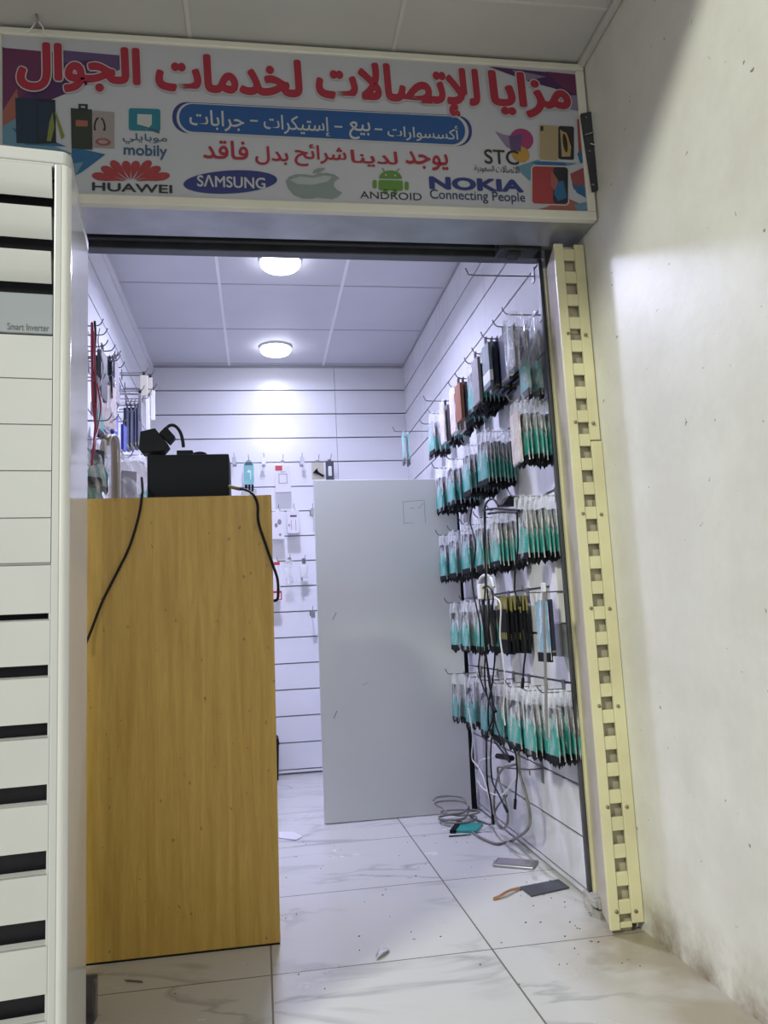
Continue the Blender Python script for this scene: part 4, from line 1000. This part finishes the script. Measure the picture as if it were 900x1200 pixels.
# ------------------------------------------------------------------ left wall goods
def lhook(x, y, label, length=0.14):
    p = px(x, y, 0, XL+length)
    hook(p.y, p.z, length, label, 'hooks on the left wall', side=-1); return p
def lpack(kind, x, ytop, label, X=-0.56, s_=1.0, rz=-0.04):
    p = px(x, ytop, 0, X); kk = kind if ':' in kind else kind+':0'
    e = pack(kk, p, rz, label, DESC[kk.split(':')[0]][1], 'goods on the left wall'); e.scale = (s_,s_,s_)
    hook(p.y, p.z+0.022, X-XL+0.02, 'wire hook of the ' + ' '.join(label.split()[:9]), 'hooks on the left wall', side=-1); return e
for i, (x, y) in enumerate(((121,375),(126,386),(135,405),(141,417),(146,425))):
    lhook(x, y, 'dark wire hook on the left wall, %s from the air conditioner in the upper row' % ('nearest','second','third','fourth','fifth')[i])
lhook(181,434,'long wire hook high on the left wall next to the back corner',0.18); lhook(184,451,'long wire hook under the highest one by the left back corner',0.18); lhook(176,462,'wire hook holding the white strips by the left back corner',0.16)
lhook(131,486,'bent wire hook above the tan band on the left wall',0.15); lhook(160,477,'wire hook holding the four navy cases on the left wall',0.14); lhook(158,552,'small dark hook above the counter beside the black appliance',0.13); lhook(139,486,'wire hook holding the blue case on the left wall',0.13)
def lred(pts, m, label, X=-0.55, r=0.0028):
    return cable('lanyard', [px(a, b, 0, X) for a, b in pts], r, m, label, 'lanyard', 'straps on the left wall')
lred([(108,378),(108,420),(109,470),(112,500),(110,530)], M_cable_r, 'dark red strap hanging closest to the air conditioner', r=0.005)
lred([(110,388),(111,430),(113,465),(111,505),(107,545)], M_cable_r, 'dark red cord behind the red strap on the left wall', X=-0.54, r=0.003)
lred([(111,376),(112,395),(111,415),(112,440)], M_cable, 'black short strap beside the red straps', X=-0.54, r=0.004)
lred([(114,450),(118,478),(114,505),(110,520),(108,545)], M_cable_r, 'dark red looped cord hanging under the black strap', X=-0.53, r=0.003)
lred([(117,385),(115,402),(121,430),(117,452)], M_cable_g, 'grey thin cord crossing the dark case', X=-0.53, r=0.002)
lpack('dark', 120, 406, 'dark green flat phone case hanging third along the left wall upper row', s_=1.15)
lpack('navy', 114, 420, 'dark narrow case behind the grey cord on the left wall', X=-0.58)
lpack('navy', 129, 419, 'black curved case in the middle of the upper left row', X=-0.565, s_=0.8); lpack('navy', 132.5, 420, 'black case right of the curved one in the upper left row', X=-0.555, s_=0.85); lpack('grey', 135.5, 418, 'grey case at the right end of the upper left row', X=-0.55, s_=0.95)
lpack('pink', 127, 442, 'white crinkled bag below the black curved case', X=-0.565, s_=1.0, rz=-0.5); lpack('tealgrey', 117, 446, 'clear pack with faint teal under the dark green case', X=-0.56)
lpack('blue', 134, 480, 'bright blue case hanging left of the navy cases', X=-0.57); lpack('blue', 145, 494, 'second bright blue case below the wire triangle', X=-0.56, s_=0.8)
for i, (x, lb) in enumerate(((149,'first'),(153.5,'second'),(158.5,'third'),(162,'fourth'))):
    lpack('navy', x, 475, 'navy case with yellow dot, %s of four hanging left to right above the counter' % lb, X=-0.565+0.008*i, s_=1.0)
lpack('teal', 114, 515, 'teal carded pack just above the counter beside the air conditioner', X=-0.56, s_=0.9, rz=-0.8); lpack('tealdark', 110, 545, 'dark bundled pack lowest beside the air conditioner', X=-0.55, rz=-0.8); None
lpack('teal', 165, 533, 'teal pack peeking left of the black appliance', X=-0.57, s_=0.8, rz=-0.6); lpack('ltblue', 160, 552, 'small blue and white pack just left of the black appliance', X=-0.57, s_=0.7)
lpack('pink', 164, 470, 'white strip pack behind the navy cases', X=-0.59, s_=0.9)
# wide clear pack
p = px(150,536,0,-0.52); e = empty('headset_pack', p); tag(e, 'large clear pack with white and teal card lying against the left wall above counter', 'pack', 'goods on the left wall'); e.rotation_euler = (0,0,-1.0)
hook(p.y, p.z+0.022, -0.52-XL+0.02, 'wire hook of the large clear pack above the counter', 'hooks on the left wall', side=-1)
o = bag_mesh(0.26, 0.20, 0.04, 5).build('bag', M_case_clear, e)
MB().prism([(-0.09,-0.24),(0.09,-0.24),(0.09,-0.04),(0.04,-0.01),(-0.07,-0.03)],0,-0.004,0.004).build('white_card', M_white2, e); MB().prism([(-0.09,-0.24),(0.09,-0.24),(0.09,-0.12),(0.02,-0.17),(-0.05,-0.2)],0,0.0045,0.006).build('teal_print', M_teal, e); MB().box((0.005,-0.03,-0.18),(0.016,0.03,-0.06)).build('grey_insert', M_grey, e)
# tan band
pts = [px(118,548,0,-0.56), px(121,524,0,-0.55), px(124,514,0,-0.54), px(129,512,0,-0.535), px(133,518,0,-0.53), px(134,535,0,-0.53), px(134,560,0,-0.53), px(134,590,0,-0.53)]
e = empty('headband', pts[3]); tag(e, 'tan arched band hanging at the left wall above the counter', 'band', 'goods on the left wall')
at0(MB().tube(pts, 0.012, 10).build('band', M_tan, e), e); at0(MB().tube([p_ + Vector((0.018,0,0.006)) for p_ in pts[1:]], 0.005, 8).build('pale_edge', M_cream_tag, e), e)
# cream card and white strips near the corner
for (x, y, wd, h, m, lb) in ((168.5,437,0.036,0.115,M_cream_tag,'cream card hanging from the long hook by the left back corner'),(176,440,0.020,0.10,M_cream_tag,'second cream card behind the first at the back left corner'),(179,455,0.022,0.17,M_white,'white tall strip pack hanging nearest the back left corner'),(173,462,0.018,0.18,M_white,'white narrow strip pack left of the corner strip'),(164,458,0.012,0.14,M_grey,'thin grey strip hanging above the navy cases')):
    p = px(x, y, 0, -0.52)
    e = empty('hanging_card', p); tag(e, lb, 'card', 'cards by the left back corner')
    hook(p.y, p.z+0.022, -0.52-XL+0.02, 'wire hook of the ' + ' '.join(lb.split()[:9]), 'hooks on the left wall', side=-1)
    MB().box((-wd/2,-0.005,-h),(wd/2,0.005,-0.012)).build('card', m, e, 0.002); MB().box((-0.006,-0.001,-0.013),(0.006,0.001,0.006)).build('hang_tab', M_black, e)
# triangular wire rack
e = empty('wire_rack', px(140,450,0,-0.60)); tag(e, 'thin wire triangle rack on the left wall beneath the upper hooks', 'rack')
w_ = lambda a, b: px(a, b, 0, -0.60)
for a, b in (((140,443),(154,478)),((142,452),(137,482)),((134,460),(166,462)),((140,480),(165,477)),((112,486),(132,508))):
    at0(MB().tube([w_(*a), w_(*b)], 0.003, 6, sub=1).build('wire', M_wire, e), e)

# ------------------------------------------------------------------ cables on the right wall
def RW(a, b, X=0.86): return px(a, b, 0, X)
ad = empty('wall_adapter', RW(598,590)); tag(ad, 'black wedge power adapter lying on top of the third row packs', 'adapter')
pa = [px(583,594,1,2.86), px(591,583.5,1,2.86), px(609,585,1,2.86), px(609.5,594,1,2.86)]
at0(MB().prism([(p_.x,p_.z) for p_ in pa], 1, 2.80, 2.86).build('block', M_black, ad, 0.003), ad)
at0(MB().tube([RW(566,598),RW(580,596),RW(596,597),RW(608,598)], 0.004, 8).build('lead', M_cable, ad), ad); at0(MB().tube([RW(572,602),RW(590,600),RW(606,601)], 0.004, 8).build('lead', M_cable, ad), ad)
at0(MB().tube([RW(584,593),RW(578,585),RW(571,588),RW(568,600),RW(569,640),RW(570,690)], 0.004, 8).build('lead', M_cable, ad), ad)
BL = [([(569,600),(568,640),(569,680),(567,720),(569,760),(573,800),(579,835),(576,865),(575,890),(577,915),(584,930),(591,944)], 'black cable falling straight from the adapter to the lower wall'),
      ([(553,596),(551,612),(557,635),(556,655),(553,675),(556,700),(562,730),(563,760),(561,785),(568,810),(578,828)], 'black cable looping left of the others from the third row'),
      ([(570,686),(575,690),(578,702),(576,720),(580,760),(577,800),(572,830),(575,860),(592,885)], 'black cable bowing right between the fourth and bottom rows'),
      ([(570,686),(564,692),(562,705),(566,730),(570,770),(576,810),(580,845),(588,868),(594,884)], 'black cable bowing left between the fourth and bottom rows'),
      ([(571,690),(573,730),(568,780),(570,812),(578,838),(571,860),(570,880),(571,915),(575,940),(577,955)], 'black cable reaching nearest the floor coil'),
      ([(606,600),(607,640),(604,665),(603,690),(606,700)], 'black short cable hanging beside the yellow header pouches'),
      ([(613,738),(616,760),(614,780),(613,795)], 'black short cable under the yellow header pouches'),
      ([(590,866),(600,872),(604,880),(606,905),(605,920),(604,937)], 'black cable ending in a plug below the bottom row')]
for pts, lb in BL:
    e = cable('black_cable', [RW(a, b, 0.845) for a, b in pts], 0.0032, M_cable, lb, 'cable', 'cables on the right wall')
    a, b = [RW(*q_, 0.845) for q_ in pts[-2:]]
    at0(MB().tube([b, b + (b-a).normalized()*0.035], 0.0055, 8, sub=1).build('connector', M_black, e), e)
cable('grey_lead', [RW(a,b,0.85) for a,b in ((568,620),(570,660),(571,700),(574,730),(577,757))], 0.003, M_cable_g, 'grey lead among the black cables by the white adapter', 'cable', 'cables on the right wall')
WL = [([(578,700),(585,704),(587,715),(586,745),(590,775),(592,800),(590,830),(592,850)], 'white cable dropping from the white adapter past the fourth row'),
      ([(583,887),(573,888),(563,892),(561,905),(560,915),(566,924),(577,930),(586,932),(592,928),(600,918),(606,908)], 'white cable looping on the lower wall under the bottom row'),
      ([(549,830),(554,862),(553,888),(560,898),(566,910),(572,930),(576,945)], 'thin white cable hanging along the dark panel edge')]
for pts, lb in WL: cable('white_cable', [RW(a, b, 0.87 if b > 870 else 0.85) for a, b in pts], 0.003, M_cable_w, lb, 'cable', 'cables on the right wall')
wa = empty('white_charger', RW(566,676,0.86)); tag(wa, 'white charger block with silver lower half hanging above the fourth row', 'charger')
mb = MB(); a, b = RW(559,686,0.86), RW(578,701,0.86)
c_ = RW(569,694,0.86); at0(MB().box((0.832,c_.y-0.02,b.z),(0.888,c_.y+0.02,a.z)).build('body', M_white, wa, 0.004), wa); at0(MB().tube([RW(560,688),RW(563,678),RW(569,674),RW(576,678),RW(579,688)], 0.006, 8).build('handle', M_cable_w, wa), wa)
pc = empty('cable_joint', RW(588,888,0.87)); tag(pc, 'black cylindrical cable joint where the white cable starts under the bottom row', 'connector')
at0(MB().tube([RW(583,886,0.87), RW(590,887,0.87), RW(600,888.5,0.87)], 0.010, 10).build('sleeve', M_black, pc), pc)
# grey cable from wall to the floor with its coil
gc = empty('grey_cable', RW(604,865,0.90)); tag(gc, 'thick grey cable hanging from the wall and coiled on the floor by the grey panel', 'cable')
g1 = [RW(607,862,0.90), RW(608,890,0.90), RW(609,906,0.90), RW(616,930,0.91), RW(621,955,0.92), RW(618,972,0.92), px(600,985,2,0.006), px(584,989,2,0.006), px(568,984,2,0.006), px(556,977,2,0.006), px(548,970,2,0.006)]
at0(MB().tube(g1, 0.0055, 8).build('cord', M_cable_g, gc), gc)
g2 = [RW(607,895,0.92), RW(600,897,0.92), RW(590,900,0.92), RW(583,912,0.92), RW(579,935,0.92), RW(580,955,0.92), RW(586,970,0.92), RW(593,968,0.92), RW(595,955,0.92), RW(591,935,0.92), RW(585,915,0.92), RW(583,900,0.92)]
at0(MB().tube(g2, 0.005, 8).build('hanging_loop', M_cable_g, gc), gc)
g3 = [RW(594,932,0.93), RW(583,945,0.93), RW(577,960,0.92), px(574,966,2,0.008)]
r3 = random.Random(5); cx, cy = 0.86, 3.62
for i in range(46):
    t = i*0.62; rr_ = 0.07 + 0.028*math.sin(i*0.9) + 0.01*r3.random()
    g3.append(Vector((cx - 0.02 - 0.022*math.sin(i*0.31) + rr_*math.cos(t), cy + 0.012*math.cos(i*0.5) + rr_*0.75*math.sin(t), 0.008 + 0.0012*i + 0.045*max(0, math.sin(t*0.5+0.7))*(1 if i > 14 else 0.15))))
at0(MB().tube(g3, 0.0042, 8, sub=5).build('floor_coil', M_cable_g, gc), gc)
# flat rod strip hanging between rows, cover strip, empty wall hook bar
a, b = RW(637,690,0.84), RW(641,866,0.84)
e = empty('hanging_strip', a); tag(e, 'thin grey strip hanging straight down across the bottom row packs', 'strip')
at0(MB().obox((a+b)/2, (0.002,0,0), (0,0.007,0), (b-a)/2).build('strip', M_cable_g, e), e); at0(MB().box((a.x-0.004,a.y-0.014,a.z-0.01),(a.x+0.004,a.y+0.014,a.z+0.018)).build('top_clip', M_white, e, 0.003), e)
p = px(650,660,0,0.985); q_ = px(655,730,0,0.985)
e = empty('cover_strip', (0.985, p.y, q_.z)); tag(e, 'pale grey upright cover box on the right wall by the doorway', 'cover')
MB().box((-0.012,-0.035,0.0),(0.0148,0.035,p.z-q_.z+0.02)).build('cover', M_white2, e, 0.003); MB().box((-0.0125,-0.026,-0.11),(0.0148,0.026,-0.002)).build('lower_box', M_alu, e, 0.003)
p0, p1, p2, p3 = RW(583,916,0.93), RW(583,899,0.93), RW(620,902,0.95), RW(621,908,0.96)
e = empty('wire_bracket', (XR, p2.y, p2.z)); tag(e, 'bent empty wire bracket below the bottom row on the right wall', 'bracket')
at0(MB().tube([p0,p1,p1+Vector((0.001,0,0)),p2,p2+Vector((0.001,0,0)),p3], 0.003, 6, sub=1).build('rod', M_wire, e), e); MB().box((-0.003,-0.012,-0.05),(0,0.012,0.06)).build('back_plate', M_wire, e)
at0(MB().tube([p2, Vector((XR-0.002,p2.y,p2.z))], 0.003, 6, sub=1).build('arm', M_wire, e), e)

# ------------------------------------------------------------------ things on the floor
def slab(name, quad, h, mats, label, cat, part='body', bevel=0.002, z0=0.0):
    P = [px(*q_, 2, z0) for q_ in quad]; c = sum(P, Vector())/len(P)
    e = empty(name, (c.x, c.y, 0)); tag(e, label, cat)
    at0(MB().prism([(p_.x,p_.y) for p_ in P], 2, z0, z0+h).build(part, mats, e, bevel), e)
    return e, P
e, P = slab('phone', [(577,1016),(625,1020),(631,1011),(583,1008)], 0.010, M_alu, 'silver edged phone in a clear case lying on the floor by the right wall', 'phone', 'case_rim', 0.003)
c = sum(P, Vector())/4
at0(MB().prism([((p_.x-c.x)*0.86+c.x,(p_.y-c.y)*0.86+c.y) for p_ in P], 2, 0.0102, 0.0112).build('screen', M_grey, e), e)
e, P = slab('dark_tablet_part', [(609,1041),(622.5,1051.5),(667.5,1041.5),(655,1032)], 0.006, M_dark, 'dark grey flat screen part lying on the tiles near the door frame', 'screen part', 'slab', 0.0015)
mb = MB(); pts = [px(610,1041,2,0.004), px(600,1043,2,0.010), px(593,1046,2,0.012), px(585,1051,2,0.006), px(578,1054,2,0.002)]
vs = []; 
for i, p_ in enumerate(pts): vs += [p_ + Vector((-0.002,-0.009,0)), p_ + Vector((0.002,0.010,0.001))]
mb.add(vs + [v + Vector((0,0,0.0012)) for v in vs], [(2*i,2*i+1,2*i+3,2*i+2) for i in range(4)] + [(10+2*i,12+2*i,13+2*i,11+2*i) for i in range(4)] + [(2*i,2*i+2,12+2*i,10+2*i) for i in range(4)] + [(2*i+1,11+2*i,13+2*i,2*i+3) for i in range(4)])
at0(mb.build('copper_ribbon', mat('copper_flex', (0.55,0.25,0.07), 0.3, metal=0.5, var=0.4, scale=40), e), e)
e, P = slab('fallen_pack', [(529,976),(559,977),(566,968),(537,966.5)], 0.012, M_teal, 'teal carded pack fallen on the floor beside the grey cable coil', 'phone case pack', 'insert_card', 0.002)
at0(MB().prism([(p_.x,p_.y) for p_ in [px(527,977,2,0),px(534,977,2,0),px(542,966,2,0),px(536,965.5,2,0)]], 2, 0.0, 0.015).build('bottom_flap', M_black, e, 0.002), e); at0(MB().prism([(p_.x,p_.y) for p_ in [px(545,976,2,0),px(578,976,2,0),px(580,970,2,0),px(556,967,2,0)]], 2, 0.0, 0.006).build('bag', M_bag, e), e)
at0(MB().tube([px(526,980,2,0.004), px(540,979,2,0.004), px(552,978,2,0.01)], 0.003, 6).build('cord', M_cable, e), e)
def scrap(name, quad, m, label, cat, lift=0.006):
    P = [px(*q_, 2, 0.001) for q_ in quad]; r_ = random.Random(len(label)); vs = [p_ + Vector((0,0,r_.uniform(0,lift))) for p_ in P]
    n = len(vs); o = MB().add(vs + [v + Vector((0,0,0.0008)) for v in vs], [tuple(range(n)), tuple(range(2*n-1,n-1,-1))] + [(i,(i+1)%n,n+(i+1)%n,n+i) for i in range(n)]).build(name, m)
    tag(o, label, cat)
scrap('paper_scrap', [(327,975),(344,975),(355,980),(347,985),(327,982)], M_white2, 'white paper scrap on the tiles right of the counter', 'paper', 0.002)
scrap('foil_scrap', [(443,1119),(446,1112),(455,1111.5),(456,1116),(450,1121),(441,1126),(440.5,1124)], mat('foil', (0.7,0.7,0.72), 0.3, metal=0.3, var=0.3, scale=60), 'crumpled pale foil scrap on the middle of the front tiles', 'scrap', 0.012)
scrap('twig', [(146,1148),(166,1150.5),(168,1152),(147,1150)], M_wire, 'thin dark splinter on the tiles in front of the counter', 'splinter', 0.002)
# fine litter on the tiles: tiny crumbs nobody could count
mb = MB(); r_ = random.Random(21)
for i in range(75):
    x, y = (r_.uniform(0.05,0.95), r_.uniform(2.1,3.6)) if i < 45 else (r_.gauss(0.90,0.07), r_.gauss(2.5,0.25))
    if x > 0.96 or y < 1.9: continue
    a = r_.uniform(0,6.28); L_ = r_.uniform(0.0008,0.003); wd = r_.uniform(0.0006,0.0015)
    mb.obox((x,y,0.001), (L_*math.cos(a),L_*math.sin(a),0), (-wd*math.sin(a),wd*math.cos(a),0), (0,0,0.0008))
tag(mb.build('floor_crumbs', M_black), 'tiny dark crumbs scattered over the tile floor', 'litter', kind='stuff')
